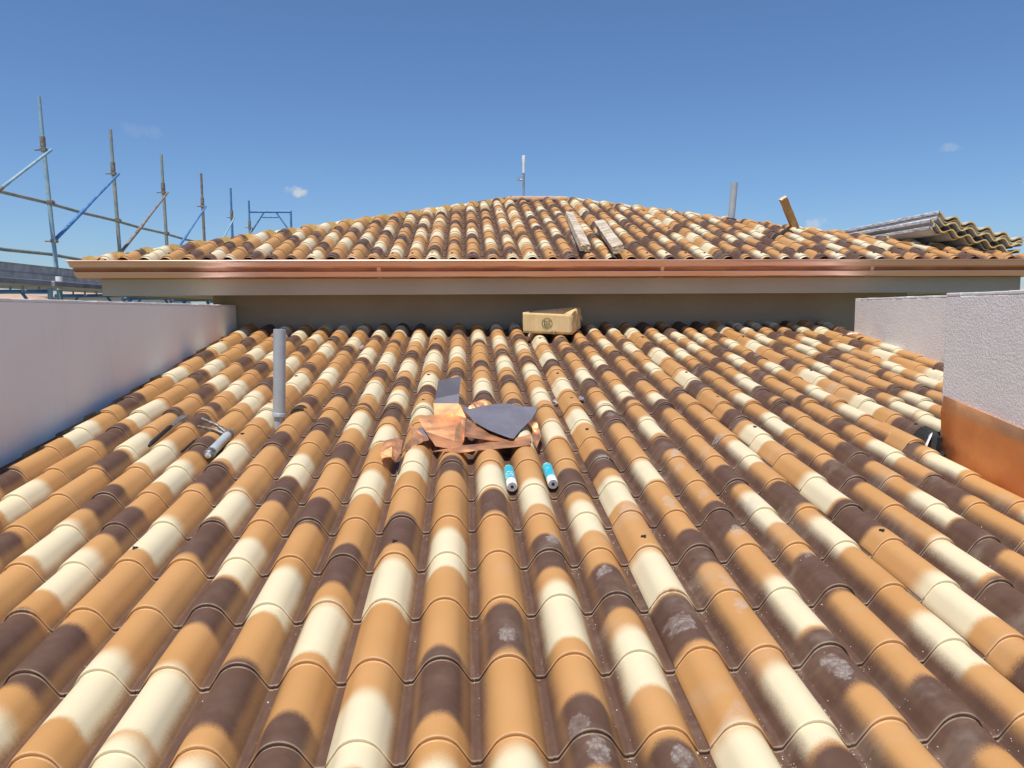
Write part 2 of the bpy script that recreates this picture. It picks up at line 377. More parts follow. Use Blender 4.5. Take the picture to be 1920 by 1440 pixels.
ATTRS = ('tv', 'c1', 'c2', 'd1', 'd2', 'fp')
class TileSet:
    def __init__(s): s.E = []; s.V = []; s.F = []; s.D = {k: [] for k in ATTRS}
    def add(s, V, Fc, A, col, bands, fp):
        b = len(s.V); s.V += V; s.F += [tuple(b+i for i in f) for f in Fc]
        s.D['tv'] += [(t, v, col) for t, v, e_ in A]; s.E += [e_ for t, v, e_ in A]
        for k, x in zip(('c1', 'c2', 'd1', 'd2'), bands): s.D[k] += [x]*len(V)
        s.D['fp'] += [fp]*len(V)
    def mesh(s, name, origin=(0, 0, 0), clips=()):
        me = bpy.data.meshes.new(name)
        o = Vector(origin)
        me.from_pydata([(x-o.x, y-o.y, z-o.z) for x, y, z in s.V], [], s.F); me.materials.append(M_TILE)
        for k in ATTRS:
            at = me.attributes.new(k, 'FLOAT_VECTOR', 'POINT'); at.data.foreach_set('vector', [c for x in s.D[k] for c in x])
        at = me.attributes.new('edge', 'FLOAT', 'POINT'); at.data.foreach_set('value', s.E)
        me.polygons.foreach_set('use_smooth', [True]*len(me.polygons))
        if clips:
            bm = bmesh.new(); bm.from_mesh(me)
            for co, no in clips:
                bmesh.ops.bisect_plane(bm, geom=bm.verts[:]+bm.edges[:]+bm.faces[:], plane_co=Vector(co)-o, plane_no=no, clear_outer=True)
            if not bm.faces: bm.free(); return None
            bm.to_mesh(me); bm.free()
        me.update(); me.set_sharp_from_angle(angle=R(50))
        return me

BANDS = {
  -10: "D380-400 C450-482 D518-550 C604-635 D675-701 C711-738 C788-814",
  -9: "C348-383 D443-477 C487-534 D596-622 C626-662 D729-763",
  -8: "D308-324 D400-428 C431-458 D501-511 D545-574 C578-606 D646-678 C682-715 D762-774",
  -7: "C300-332 D345-375 C405-441 D475-501 D510-524 C554-584 D621-650 C664-694",
  -6: "C273-305 D319-348 C377-408 D424-450 C520-553 D572-597 C640-672 D690-718 C752-780",
  -5: "C194-207 D219-250 C303-334 D372-403 C408-438 C485-514 C571-609 D623-644 C687-725 D742-766",
  -4: "C203-234 D298-332 C333-365 D432-458 D518-540 C588-626 D694-717 C725-759",
  -3: "D249-280 C282-312 D351-382 C383-414 D458-485 D535-568 D646-666 C669-708 D749-770 C776-808",
  -2: "C179-187 D198-228 C256-287 D327-356 D406-435 C462-498 D507-515 C540-579 D593-618 C641-684 D729-748",
  -1: "D178-202 C230-260 D273-304 C358-389 C435-467 D484-513 C518-551 D564-593 C611-651 D662-693 C739-787",
  0: "C181-210 C259-292 D303-333 C386-420 C486-512 D541-565 C567-603 C639-688 D695-721 C767-806",
  1: "D200-231 C285-318 D386-408 C446-478 D512-540 D594-622 C665-712 D773-802",
  2: "C175-187 D228-257 D333-362 C365-396 D440-466 D518-545 C545-583 D625-648 D725-748 C748-788",
  3: "D178-206 C234-270 D282-310 C341-372 C430-460 D506-523 D571-596 C620-664 D673-698 C719-762",
  4: "C209-239 D252-283 C312-343 D356-387 C438-472 C517-553 C596-632 D640-667 C697-729 D744-774",
  5: "C172-191 D229-260 C261-294 C341-372 D385-414 C466-496 C546-580 D622-648 C648-681 C723-757",
  6: "D171-183 C185-217 D282-312 C368-399 D465-493 C493-512 D552-579 C576-613 D680-703",
  7: "D206-235 C237-269 D310-340 D413-437 C442-476 D514-526 C529-561 D605-629 C629-665 D705-730",
  8: "D180-209 D259-288 C317-350 D362-388 D496-516 C516-537 D574-604 D659-684 C710-743",
  9: "C214-243 C293-321 D335-365 C392-428 D533-549 C607-636 C683-720 D725-745 C786-806",
  10: "C239-269 D308-338 C340-372 C425-456 D467-491 D544-573 C573-604 C653-692 D697-722 C779-805",
  11: "D235-265 C268-298 D361-394 C447-481 C510-532 D603-628 C660-690",
  12: "D286-316 C317-348 D389-422 D496-513 D520-550 C550-589 D633-649 C690-720",
  13: "D340-370 C396-424 D453-470 D512-523 D583-606 C632-665 D676-707 C734-767",
  14: "C373-402 D411-426 C475-501 C522-552 C606-631 D647-675 C707-734 D748-770",
  15: "C490-521 C573-605 D620-646 C699-726 C793-814",
  16: "D527-543 C599-629 D692-718 C725-761",
  17: "D534-550 D639-667 C673-711 D753-776",
}
def parse(s): return [(e[0], float(e[1:].split('-')[0])/100, float(e.split('-')[1])/100) for e in s.split()]
BANDS = {k: parse(s) for k, s in BANDS.items()}
def rand_bands(rng, v0, v1):
    out = []; v = v0+rng.uniform(0, 0.3)
    while v < v1:
        ty = rng.choice('CCD' if not out or out[-1][0] == 'D' else 'CDD'); L = rng.uniform(0.26, 0.33); out.append((ty, v, v+L))
        v += L+rng.choice((0.02, 0.12, 0.32, 0.42))
    return out
for k in range(-12, 24):
    rng = random.Random(900+k)
    if k not in BANDS:
        src = BANDS.get(k-5)
        BANDS[k] = [(ty, a+0.8, b+0.8) for ty, a, b in src] if src else rand_bands(rng, -3, 8.6)
    lo = min(a for _, a, b in BANDS[k]); hi = max(b for _, a, b in BANDS[k])
    BANDS[k] += [e for e in rand_bands(rng, -3, lo-0.35)]+[e for e in rand_bands(rng, hi+0.2, 8.7)]

# ------------------------------------------------------------------ lower roof
S1, H1 = 0.1496, 1.359
lower = empty('lower_roof', W(0, 0, -H1), (S1, 0, 0))
tag(lower, 'low pitched roof of ochre, cream and brown barrel tiles filling the foreground', 'roof')
M1 = Matrix.Translation(W(0, 0, -H1)) @ Matrix.Rotation(S1, 4, 'X')
FEET = [(0.716, 3.341), (0.904, 3.401), (1.084, 3.878), (1.117, 4.076), (0.34, 3.06), (1.285, 4.101), (1.098, 3.511), (1.271, 3.536), (1.276, 3.374), (0.699, 2.408), (0.926, 2.664), (0.922, 2.515), (0.519, 1.804), (0.319, 1.843), (0.495, 2.767), (1.091, 2.159), (0.115, 2.369), (1.323, 2.883), (1.837, 6.183), (2.514, 6.608), (2.682, 5.516), (1.454, 4.406), (0.712, 3.999), (3.153, 6.758), (0.282, 1.941), (1.107, 3.084), (0.899, 4.825), (0.718, 1.96)]
U0, V0, SKEW = -0.287, 1.90, 0.0099
specs = []
rng = random.Random(3)
pan_off = {}
for k in range(-11, 22):
    u = U0+PITCHU*k
    pan = k//5; po = pan_off.setdefault(pan, rng.uniform(-0.004, 0.004))
    kind = 'lap' if k % 5 == 0 else ('under' if k % 5 == 4 else 'mid')
    for r in range(-12, 19):
        v = V0+STEP*r+SKEW*(u-U0)+po
        if k > 14 and v < 4.12: continue
        if k == 14 and v < -9: continue
        if v > 8.36: continue
        fp = (0, -90, 0)
        for fu, fv in FEET:
            if abs(fu-u) <= 0.1 and v-0.04 <= fv <= v+0.31: fp = (fu-u, fv, rng.uniform(-0.45, 0.1))
        lift = 0.007 if r == 9 else rng.uniform(0, 0.0015)
        P = M1 @ Vector((u, v+0.17, -0.02)); pr = project(P); area = 0
        if pr:
            d = (P-Vector((0, 0, ZC))).length
            # visible share inside the frame
            a = project(M1 @ Vector((u-0.09, v, 0))); b = project(M1 @ Vector((u+0.09, v+0.34, 0)))
            if a and b:
                x0, x1 = sorted((a[0], b[0])); y0, y1 = sorted((a[1], b[1]))
                cx = max(0, min(1920, x1)-max(0, x0)); cy = max(0, min(1440, y1)-max(0, y0)); area = cx*cy
        specs.append((area, k, kind, u, v, lift, fp))
specs.sort(key=lambda s: -s[0])
rest = TileSet()
for i, (area, k, kind, u, v, lift, fp) in enumerate(specs):
    V, Fc, A, n = tile_geo(kind, u, v, lift, rng.uniform(-0.006, 0.006))
    bd = lookup(BANDS[k], v)
    if i < 300 and area > 0:
        ts = TileSet(); ts.add(V, Fc, A, k, bd, fp)
        me = ts.mesh('tile', (u, v, 0)); o = bpy.data.objects.new('tile', me); COL.objects.link(o); o.parent = lower; o.location = (u, v, 0)
    else: rest.add(V, Fc, A, k, bd, fp)
o = bpy.data.objects.new('tile_field', rest.mesh('tile_field')); COL.objects.link(o); o.parent = lower; tag(o, kind='stuff')
# insulated deck under the tiles
M_DECK = mottled('roof_underlay', (0.10, 0.07, 0.06), (0.14, 0.1, 0.08), 3, 0.8)
MB().box(-2.45, 2.575, -2.4, 8.42, -0.20, -0.125).build('underlay', M_DECK, lower)
MB().box(2.578, 4.02, 4.19, 8.42, -0.20, -0.125).build('underlay', M_DECK, lower)

def screw_mesh():
    mb = MB(); n = 12
    ring = [(math.cos(2*math.pi*i/n)*(0.0105+0.004*math.cos(3*2*math.pi*i/n+math.pi*1.5)), math.sin(2*math.pi*i/n)*(0.0105+0.004*math.cos(3*2*math.pi*i/n+math.pi*1.5))) for i in range(n)]
    mb.v = [(x, y, -0.003) for x, y in ring]+[(x*0.8, y*0.8, 0.005) for x, y in ring]+[(0, 0, 0.007)]
    mb.f = [(i, (i+1) % n, n+(i+1) % n, n+i) for i in range(n)]+[(n+i, n+(i+1) % n, 2*n) for i in range(n)]; mb.mi = [0]*len(mb.f)
    return mb
scr = screw_mesh().build('roof_screw', M_RUBBER, lower, smooth=True); scr_me = scr.data; first = True
for k in (-10, -5, 0, 5, 10, 15, 20):
    for v in (1.545, 3.03, 4.495, 5.20, 5.955, 7.47):
        u = U0+PITCHU*k-0.012
        if k in (20,) and v < 4.2 or k == 15 and v < 4.2: continue
        o = scr if first else bpy.data.objects.new('roof_screw', scr_me)
        if not first: COL.objects.link(o); o.parent = lower
        first = False
        dv = (v-(V0+SKEW*(u-U0))) % STEP
        o.location = (u+rng.uniform(-.006, .006), v+rng.uniform(-.01, .01), -0.0136*dv/STEP+0.005); o.rotation_euler = (0, 0, rng.uniform(-.5, .5))

# plaster crumbs lying in the channels on the right half
mb = MB(); rng = random.Random(11)
for i in range(2300):
    k = rng.choice(range(3, 15)) if i % 4 else rng.randint(-10, 14)
    r = rng.randint(0, 17)
    u = U0+PITCHU*k+0.1+rng.gauss(0, 0.016); v = V0+STEP*r+SKEW*(u-U0)-abs(rng.gauss(0, 0.05))-0.008
    if rng.random() < 0.25: v = rng.uniform(1.5, 8)
    if u > 2.58 and v < 4.2: continue
    dv = (v-(V0+SKEW*(u-U0))) % STEP
    z = prof_z(u-U0)-AMP-0.0136*dv/STEP
    s = rng.uniform(0.0009, 0.0026)*(1.7 if rng.random() < 0.06 else 1)
    a, b, c_ = (rng.uniform(.5, 1.3)*s for _ in range(3)); rot = Matrix.Rotation(rng.uniform(0, 3.1), 4, 'Z')
    pts = [rot @ Vector(p) for p in ((a, 0, 0), (-a*.6, b, 0), (-a*.7, -b, 0), (0, 0, c_*1.2))]
    i0 = len(mb.v); mb.v += [(u+p.x, v+p.y, z+p.z+0.0005) for p in pts]
    for f in ((0, 1, 2), (0, 3, 1), (1, 3, 2), (2, 3, 0)): mb.f.append(tuple(i0+j for j in f)); mb.mi.append(0)
M_CRUMB = mottled('plaster_crumbs', (0.62, 0.58, 0.52), (0.74, 0.71, 0.66), 40, 0.9)
tag(mb.build('plaster_crumbs', M_CRUMB), 'fine white plaster crumbs scattered in the roof channels', 'debris', kind='stuff')
bpy.data.objects['plaster_crumbs'].matrix_world = M1

# ------------------------------------------------------------------ parapet walls
def wall_block(name, label, x0, x1, y0, y1, z1, mat, rimmat, chips=0):
    t = empty(name, ((x0+x1)/2, (y0+y1)/2, 0)); tag(t, label, 'wall')
    L = Vector(t.location)
    MB().box(x0-L.x, x1-L.x, y0-L.y, y1-L.y, 0, ZC+z1-0.018).build('wall_face', mat, t, bevel=0.006)
    mb = MB(); n = 60; rg = random.Random(hash(name) % 99 if False else len(label))
    # uneven trowelled rim along the top
    for i in range(n):
        a = y0+(y1-y0)*i/n; b = y0+(y1-y0)*(i+1)/n
        h = rg.uniform(0.015, 0.019); e = rg.uniform(-0.002, 0.002)
        mb.box(x0-L.x-e, x1-L.x+e, a-L.y, b-L.y+0.002, ZC+z1-0.018, ZC+z1-0.018+h)
    mb.build('wall_rim', rimmat, t, bevel=0.004)
    return t
wall_block('parapet_wall', 'smooth pale lavender parapet wall left of the roof, in shade', -2.68, -2.425, -3.2, 8.30, 0.088, M_WALL, M_RIM)
wall_block('parapet_wall', 'short rough stucco parapet wall set back at the far right', 3.93, 4.18, 4.2, 7.62, 0.118, M_STUCCO, M_RIM)
nw = wall_block('parapet_wall', 'rough grey stucco wall above copper flashing, nearest at right', 2.668, 4.60, -3.2, 4.16, 0.092, M_STUCCO, M_RIM)

# copper flashing dressed up the near right wall, and the trough beside the tiles
fl = empty('copper_flashing', M1 @ Vector((2.7, 4.15, -0.1))); tag(fl, 'bare copper flashing sheet at the foot of the right stucco wall', 'flashing')
L = fl.location
mb = MB(); NY = 40
def fpt(v, j):
    # cross-section of the upstand and trough: (x, height above the crest plane)
    wob = 0.006*math.sin(v*3.1+j)+0.004*math.sin(v*7.3+2*j)
    pts = [(2.650, 0.262), (2.657, 0.17), (2.657, 0.06), (2.652, -0.02), (2.645, -0.09), (2.640, -0.20), (2.60, -0.215), (2.56, -0.215)]
    x, z = pts[j]
    if 0 < j < 5: x -= abs(wob)*2.2
    w = M1 @ Vector((0, v, 0)); return Vector((x, w.y, w.z+z))-L
for i in range(NY):
    v0 = -1.5+5.66*i/NY; v1 = -1.5+5.66*(i+1)/NY
    for j in range(7): mb.quad([fpt(v0, j), fpt(v1, j), fpt(v1, j+1), fpt(v0, j+1)])
o = mb.build('flashing_sheet', M_FLASH, fl, smooth=True)
bm = bmesh.new(); bm.from_mesh(o.data); bmesh.ops.remove_doubles(bm, verts=bm.verts[:], dist=1e-4); bmesh.ops.recalc_face_normals(bm, faces=bm.faces[:]); bm.to_mesh(o.data); bm.free()
md = o.modifiers.new('t', 'SOLIDIFY'); md.thickness = 0.002
# folded end stop of the flashing, turned round the wall corner with a smear of bitumen
mb = MB(); e0 = M1 @ Vector((2.645, 4.165, 0))-L
mb.box(e0.x-0.012, e0.x+0.005, e0.y-0.02, e0.y+0.015, e0.z-0.12, e0.z+0.03)
mb.build('end_fold', M_BITUMEN, fl, bevel=0.004)

# ------------------------------------------------------------------ upper storey with hip roof
K = 1.01
CX, HW = 1.12*K, 4.68*K                 # centre line and half width of the eaves
FY = 7.80*K                              # front fascia
WY = 8.34                                # front wall of the upper storey
RW, RUN = HW+0.12, HW+0.12-0.40          # tiled half width, run of the slope (short ridge on top)
EY, EZ = 7.68*K, 0.552*K
RY = EY+RUN; BY = 2*RY-FY
house = empty('house', W(CX, RY, -ZC)); tag(house, 'upper storey with copper-guttered eaves under a low tiled hip roof', 'house')
HL = Vector(house.location)
def hb(name, x0, x1, y0, y1, z0, z1, mat, bevel=0.0, parent=None):
    return MB().box(x0-HL.x, x1-HL.x, y0-HL.y, y1-HL.y, ZC+z0, ZC+z1).build(name, mat, parent or house, bevel=bevel)
Z0, Z1 = 0.180*K, 0.352*K
hb('wall', -2.66*1.005, 4.87*1.005, WY, BY-1.0, -ZC, Z0+0.025, M_BEIGE_SHADED)
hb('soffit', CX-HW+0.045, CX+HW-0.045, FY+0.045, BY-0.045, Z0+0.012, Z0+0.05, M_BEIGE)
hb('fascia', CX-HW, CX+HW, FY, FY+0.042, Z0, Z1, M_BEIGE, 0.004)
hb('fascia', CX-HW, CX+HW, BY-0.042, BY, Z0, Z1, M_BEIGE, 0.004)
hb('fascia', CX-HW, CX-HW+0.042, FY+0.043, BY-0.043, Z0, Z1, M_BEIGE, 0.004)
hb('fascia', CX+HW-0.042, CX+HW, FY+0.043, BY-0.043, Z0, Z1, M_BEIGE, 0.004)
# ogee copper gutter: closed thin profile (outward, z), mitred round the eaves
GP = [(0.002, 0.485), (0.002, 0.343), (0.012, 0.338), (0.150, 0.343), (0.165, 0.351), (0.168, 0.356), (0.180, 0.394), (0.180, 0.398), (0.168, 0.402), (0.186, 0.437), (0.190, 0.441), (0.200, 0.446), (0.203, 0.449), (0.213, 0.488), (0.216, 0.492), (0.226, 0.497), (0.229, 0.503), (0.226, 0.509), (0.218, 0.511), (0.210, 0.508),
      (0.205, 0.500), (0.203, 0.453), (0.178, 0.441), (0.158, 0.404), (0.163, 0.396), (0.160, 0.357), (0.150, 0.349), (0.012, 0.345), (0.008, 0.350), (0.008, 0.485)]
GP = [(o_*0.98, z*K) for o_, z in GP]
x0, x1, y0, y1 = CX-HW, CX+HW, FY, BY
def gutter_run(name, a, b, da, db, parent=house):
    """run from corner a to b; da/db: outward offset direction at the two ends"""
    mb = MB(); n = len(GP)
    for (cx, cy), (dx, dy) in ((a, da), (b, db)):
        for o_, z in GP: mb.v.append((cx+dx*o_-HL.x, cy+dy*o_-HL.y, ZC+z))
    for i in range(n):
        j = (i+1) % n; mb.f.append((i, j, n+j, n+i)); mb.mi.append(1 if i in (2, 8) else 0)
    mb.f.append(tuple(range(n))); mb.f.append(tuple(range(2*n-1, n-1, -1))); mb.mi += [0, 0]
    o = mb.build(name, [M_GUTTER, M_GUTTER_SHADE], parent)
    bm = bmesh.new(); bm.from_mesh(o.data); bmesh.ops.recalc_face_normals(bm, faces=bm.faces[:]); bm.to_mesh(o.data); bm.free()
    return o
cuts = [x0, -0.85*K, 1.95*K, 4.1*K, x1]
for i in range(4):
    a, b = cuts[i], cuts[i+1]
    run = gutter_run('gutter', (a, y0), (b-(0.0015 if i < 3 else 0), y0), (-1, -1) if i == 0 else (0, -1), (1, -1) if i == 3 else (0, -1))
    if i:   # soldered joint: a strap 2 mm proud
        mb = MB(); pts = GP[2:19]; n = len(pts)
        for xx in (a-0.018, a+0.018):
            for o_, z in pts: mb.v.append((xx-HL.x, y0-o_-0.0022-HL.y, ZC+z-0.0012*(z < 0.37)+0.0012*(z > .525)))
        for j in range(n-1): mb.f.append((j, j+1, n+j+1, n+j)); mb.mi.append(0)
        mb.build('joint_strap', M_GUTTER, run)
gutter_run('gutter', (x0, y1), (x0, y0+0.001), (-1, 1), (-1, -1)); gutter_run('gutter', (x1, y0+0.001), (x1, y1), (1, -1), (1, 1)); gutter_run('gutter', (x1, y1), (x0, y1), (1, 1), (-1, 1))

# hip roof
S2 = 0.2755
APZ = EZ+RUN*math.tan(S2)
mb = MB(); e = 0.03; dz = -AMP-0.06
RL = RW-RUN
cor = [(-RW+e, -RUN+e), (RW-e, -RUN+e), (RW-e, RUN-e), (-RW+e, RUN-e)]
za, zb = ZC+EZ+dz, ZC+APZ+dz
A1, A2 = (-RL, 0, zb), (RL, 0, zb)
P4 = [(x, y, za) for x, y in cor]
mb.quad([P4[0], P4[1], A2, A1]); mb.quad([P4[1], P4[2], A2]); mb.quad([P4[2], P4[3], A1, A2]); mb.quad([P4[3], P4[0], A1])
mb.quad([(x, y, za-0.02) for x, y in cor][::-1])
deck = mb.build('hip_roof', M_FOAM, house); deck.location = (0, 0, 0)
face_rng = random.Random(21)
def face_bands(fi, k):
    rg = random.Random(5000+fi*100+k)
    src = BANDS[(k % 28)-10]; off = -2.3-rg.choice((0, 0.4, 0.8))
    return [(ty, a+off, b+off) for ty, a, b in src]
cos2 = math.cos(S2); VMAX = RUN/cos2
scr2 = []
for fi, (rz, half, dist) in enumerate(((0, RW, RUN), (-math.pi/2, RUN, RW), (math.pi/2, RUN, RW), (math.pi, RW, RUN))):   # front, left, right, back
    Mf = Matrix.Rotation(rz, 4, 'Z') @ Matrix.Translation((0, -dist, ZC+EZ)) @ Matrix.Rotation(S2, 4, 'X')
    rest = TileSet(); front = []
    gap = 0.012 if fi in (0, 3) else -0.012
    clips = [((half-gap, 0, 0), Vector((1, cos2, 0)).normalized()), ((-half+gap, 0, 0), Vector((-1, cos2, 0)).normalized()), ((0, VMAX-0.004, 0), Vector((0, 1, 0)))]
    eave = ((0, 0.0, 0), Vector((0, -1, 0)))
    for k in range(-32, 30):
        u = -1.462+PITCHU*(k+7) if fi == 0 else PITCHU*k+0.03
        if abs(u) > half+0.1: continue
        kk = k+7 if fi == 0 else k
        kind = 'lap' if kk % 5 == 0 else ('under' if kk % 5 == 4 else 'mid')
        for r in range(-1, 16):
            v = 0.05+STEP*r+(face_rng.uniform(-.003, .003) if fi else 0)
            if v > VMAX-0.12 or abs(u)-0.12 > half-max(v, 0)*cos2: continue
            inside = abs(u)+0.13 < half-(v+0.37)*cos2 and v+0.37 < VMAX and v > 0.02
            V, Fc, A, n = tile_geo(kind, u, v, face_rng.uniform(0, 0.002), face_rng.uniform(-.006, .006))
            bd = lookup(face_bands(fi, kk+10), v)
            if fi == 0:
                room = max(0.0, min(1.0, (half-v*cos2-abs(u)+0.1)/0.3))*(1 if v > 0 else 0.12)*(1 if v+0.3 < VMAX else 0.3)
                front.append((room/(1+0.12*v), kk, u, v, V, Fc, A, bd, inside))
                if abs(u)+0.05 < half-(v+0.2)*cos2 and (r == 0 or (r in (4, 8) and kk % 2 == 0)): scr2.append((Mf, u, v+(0.10 if r == 0 else 0.2)))
            else: rest.add(V, Fc, A, kk+60*fi, bd, (0, -90, 0))
    front.sort(key=lambda q: -q[0])
    for i, (_, kk, u, v, V, Fc, A, bd, inside) in enumerate(front):
        if i < 300:
            ts = TileSet(); ts.add(V, Fc, A, kk+40, bd, (0, -90, 0))
            me = ts.mesh('tile', (u, v, 0), () if inside else clips+[eave])
            if me is None: continue
            o = bpy.data.objects.new('tile', me); COL.objects.link(o); o.parent = deck; o.matrix_local = Mf @ Matrix.Translation((u, v, 0))
        else: rest.add(V, Fc, A, kk+40, bd, (0, -90, 0))
    if rest.V:
        me = rest.mesh('tile_field', (0, 0, 0), clips+[eave])
        if me:
            o = bpy.data.objects.new('tile_field', me); COL.objects.link(o); o.parent = deck; o.matrix_local = Mf; tag(o, kind='stuff')
    if fi in (1, 2):   # yellow foam core of the side panels showing along the cut at the front hips
        sgn = 1 if fi == 1 else -1
        pts = []; n = 420
        for i in range(n+1):
            v = VMAX*i/n*0.985; u = sgn*(half-v*cos2+0.014)
            t = ((u-0.03)+0.1) % 0.2-0.1
            pts.append((u, v, prof_z(t)-AMP-0.0136*(((v-0.05) % STEP)/STEP)+0.004))
        mb = MB()
        for a, b in zip(pts, pts[1:]):
            mb.quad([(a[0], a[1], -AMP-0.06), (b[0], b[1], -AMP-0.06), b, a])
            mb.quad([a, b, (b[0]-sgn*0.02, b[1], b[2]), (a[0]-sgn*0.02, a[1], a[2])])
        o = mb.build('foam_edge', M_FOAM, deck); o.matrix_local = Mf
mb = MB(); mb.tube([(-RL-0.06, 0, ZC+APZ-0.062), (RL+0.06, 0, ZC+APZ-0.062)], 0.05, 12); mb.build('ridge_bedding', M_HR, deck, smooth=True)
for Mf, u, v in scr2:
    o = bpy.data.objects.new('roof_screw', scr_me); COL.objects.link(o); o.parent = deck
    o.matrix_local = Mf @ Matrix.Translation((u-0.01, v, 0.004-0.0136*(((v-0.05) % STEP)/STEP)))

#ITEMS
M2 = Matrix.Translation((HL.x, HL.y, 0)) @ Matrix.Translation((0, -RUN, ZC+EZ)) @ Matrix.Rotation(S2, 4, 'X')   # front slope frame
def tube_thing(name, label, cat, parts, loc, group=None):
    t = empty(name, loc); tag(t, label, cat, group)
    for pn, mb, mat in parts: mb.build(pn, mat, t, smooth=True, loc=None)
    return t
# ---- vent pipes
t = empty('vent_pipe', W(-1.175, 4.84, -0.76)); tag(t, 'grey plastic vent pipe with a collar standing on the left of the roof', 'pipe')
L = t.location
mb = MB(); mb.tube([W(-1.179, 4.845, -0.78)-L, W(-1.176, 4.842, -0.625)-L], 0.032, 24); mb.build('socket_spigot', M_PVC, t, smooth=True)
mb = MB(); mb.tube([W(-1.176, 4.842, -0.645)-L, W(-1.176, 4.842, -0.64)-L, W(-1.176, 4.842, -0.622)-L, W(-1.175, 4.842, -0.616)-L], [0.038, 0.0425, 0.0425, 0.038], 24); mb.build('collar', M_PVC, t, smooth=True)
mb = MB(); mb.tube([W(-1.176, 4.842, -0.64)-L, W(-1.155, 4.84, -0.098)-L, W(-1.155, 4.84, -0.098)-L, W(-1.157, 4.84, -0.16)-L], [0.0375, 0.0375, 0.034, 0.034], 24); mb.build('pipe', M_PVC, t, smooth=True)
mb = MB(); mb.tube([W(-1.18, 4.845, -0.775)-L, W(-1.18, 4.845, -0.735)-L], [0.046, 0.036], 18); mb.build('sealing_boot', M_BITUMEN, t, smooth=True)
t = empty('vent_pipe', W(3.494, 10.138, 1.145)); tag(t, 'thin grey vent pipe rising from the right hip of the upper roof', 'pipe'); L = t.location
mb = MB(); mb.tube([W(3.489, 10.138, 1.002)-L, W(3.532, 10.119, 1.676)-L, W(3.532, 10.119, 1.676)-L, W(3.529, 10.119, 1.623)-L], [0.044, 0.044, 0.040, 0.040], 20); mb.build('pipe', M_PVC, t, smooth=True)
mb = MB(); mb.tube([W(3.484, 10.138, 1.107)-L, W(3.489, 10.138, 1.165)-L, W(3.496, 10.138, 1.217)-L], [0.095, 0.07, 0.052], 14); mb.build('lead_collar', M_BITUMEN, t)
# ---- antenna mast behind the ridge
t = empty('antenna_mast', W(0.947, 12.983, 1.671)); tag(t, 'slim white antenna mast with a small bracket behind the roof ridge', 'mast'); L = t.location
mb = MB(); mb.tube([W(0.964, 12.983, 1.432)-L, W(0.967, 12.983, 2.339)-L], 0.019, 12); mb.build('mast', M_STEEL, t, smooth=True)
mb = MB(); mb.tube([W(0.967, 12.983, 2.291)-L, W(0.968, 12.983, 2.435)-L, W(0.969, 12.983, 2.540)-L, W(0.969, 12.983, 2.578)-L], [0.022, 0.023, 0.030, 0.024], 12); mb.build('tip_sleeve', M_WHITE, t, smooth=True)
mb = MB(); mb.tube([W(0.964, 12.983, 2.186)-L, W(0.879, 12.983, 2.182)-L], 0.014, 8); mb.box(-0.085, -0.045, -0.02, 0.02, 0.50, 0.55); mb.build('bracket', M_STEEL, t)

# ---- timbers
def timber_mat(name, c1, c2, dusty):
    g = NT(name); p = g.coord('Object')
    n = g.noise(g.scale(p, (22, 1.6, 22)), 3, 6, 0.6, 1.0)
    c = g.mix(g.smooth(n, 0.3, 0.7), c1, c2)
    c = g.mix(g.math('MULTIPLY', g.smooth(g.noise(p, 9, 5, 0.65), 0.42, 0.62), dusty), c, (0.62, 0.58, 0.52))
    g.bump(n, 0.25, 0.01)
    return g.out(c, 0.8, 0, 0.2)
M_WOOD = timber_mat('plastered_timber', (0.36, 0.27, 0.17), (0.48, 0.38, 0.26), 0.8)
M_WOOD2 = timber_mat('new_timber', (0.46, 0.24, 0.08), (0.60, 0.36, 0.14), 0.05)
M_ENDW = timber_mat('broken_end_grain', (0.62, 0.44, 0.24), (0.75, 0.60, 0.38), 0.3)
def timber(name, label, a, b, w, h, M, mat, roll=0.0, split=0.0, seed=1):
    """beam between roof-frame points a and b, with a broken lower end"""
    a, b = M @ Vector(a), M @ Vector(b); d = (b-a); Ln = d.length; d.normalize()
    nrm = (M.to_3x3() @ Vector((0, 0, 1))); x = d.cross(nrm).normalized(); z = x.cross(d)
    x, z = (math.cos(roll)*x+math.sin(roll)*z), (-math.sin(roll)*x+math.cos(roll)*z)
    rot = Matrix((x, d, z)).transposed().to_4x4(); rot.translation = a
    t = bpy.data.objects.new(name, None); COL.objects.link(t); t.matrix_world = rot; tag(t, label, 'timber')
    rg = random.Random(seed); mb = MB(); NS = 10
    ring = [(-w/2, 0), (w/2, 0), (w/2, h), (-w/2, h)]
    for i in range(NS+1):
        f = Ln*i/NS
        for (px, pz) in ring:
            e = rg.uniform(-split, split) if i in (0, NS) else 0
            mb.v.append((px+rg.uniform(-.0025, .0025), f+e, pz+rg.uniform(-.0025, .0025)))
    for i in range(NS):
        for j in range(4):
            q_ = i*4+j; r_ = i*4+(j+1) % 4; mb.f.append((q_, r_, r_+4, q_+4)); mb.mi.append(0)
    mb.build('beam', mat, t, bevel=0.004)
    mb = MB(); mb.v = [(p_[0], rg.uniform(-0.5, 0.5)*split+0.0, p_[1]) for p_ in ring]+[(0, split*0.8, h/2)]
    # ragged end grain, set just proud of the end
    for end, s_ in ((0, -1), (Ln, 1)):
        mb2 = MB(); n = 5
        pts = [[(-w/2*0.98+w*0.98*i/n, end+s_*(0.002+rg.uniform(0, split)), h*0.01+h*0.98*j/n) for i in range(n+1)] for j in range(n+1)]
        for j in range(n):
            for i in range(n): mb2.quad([pts[j][i], pts[j][i+1], pts[j+1][i+1], pts[j+1][i]])
        mb2.build('end_grain', M_ENDW, t)
    return t
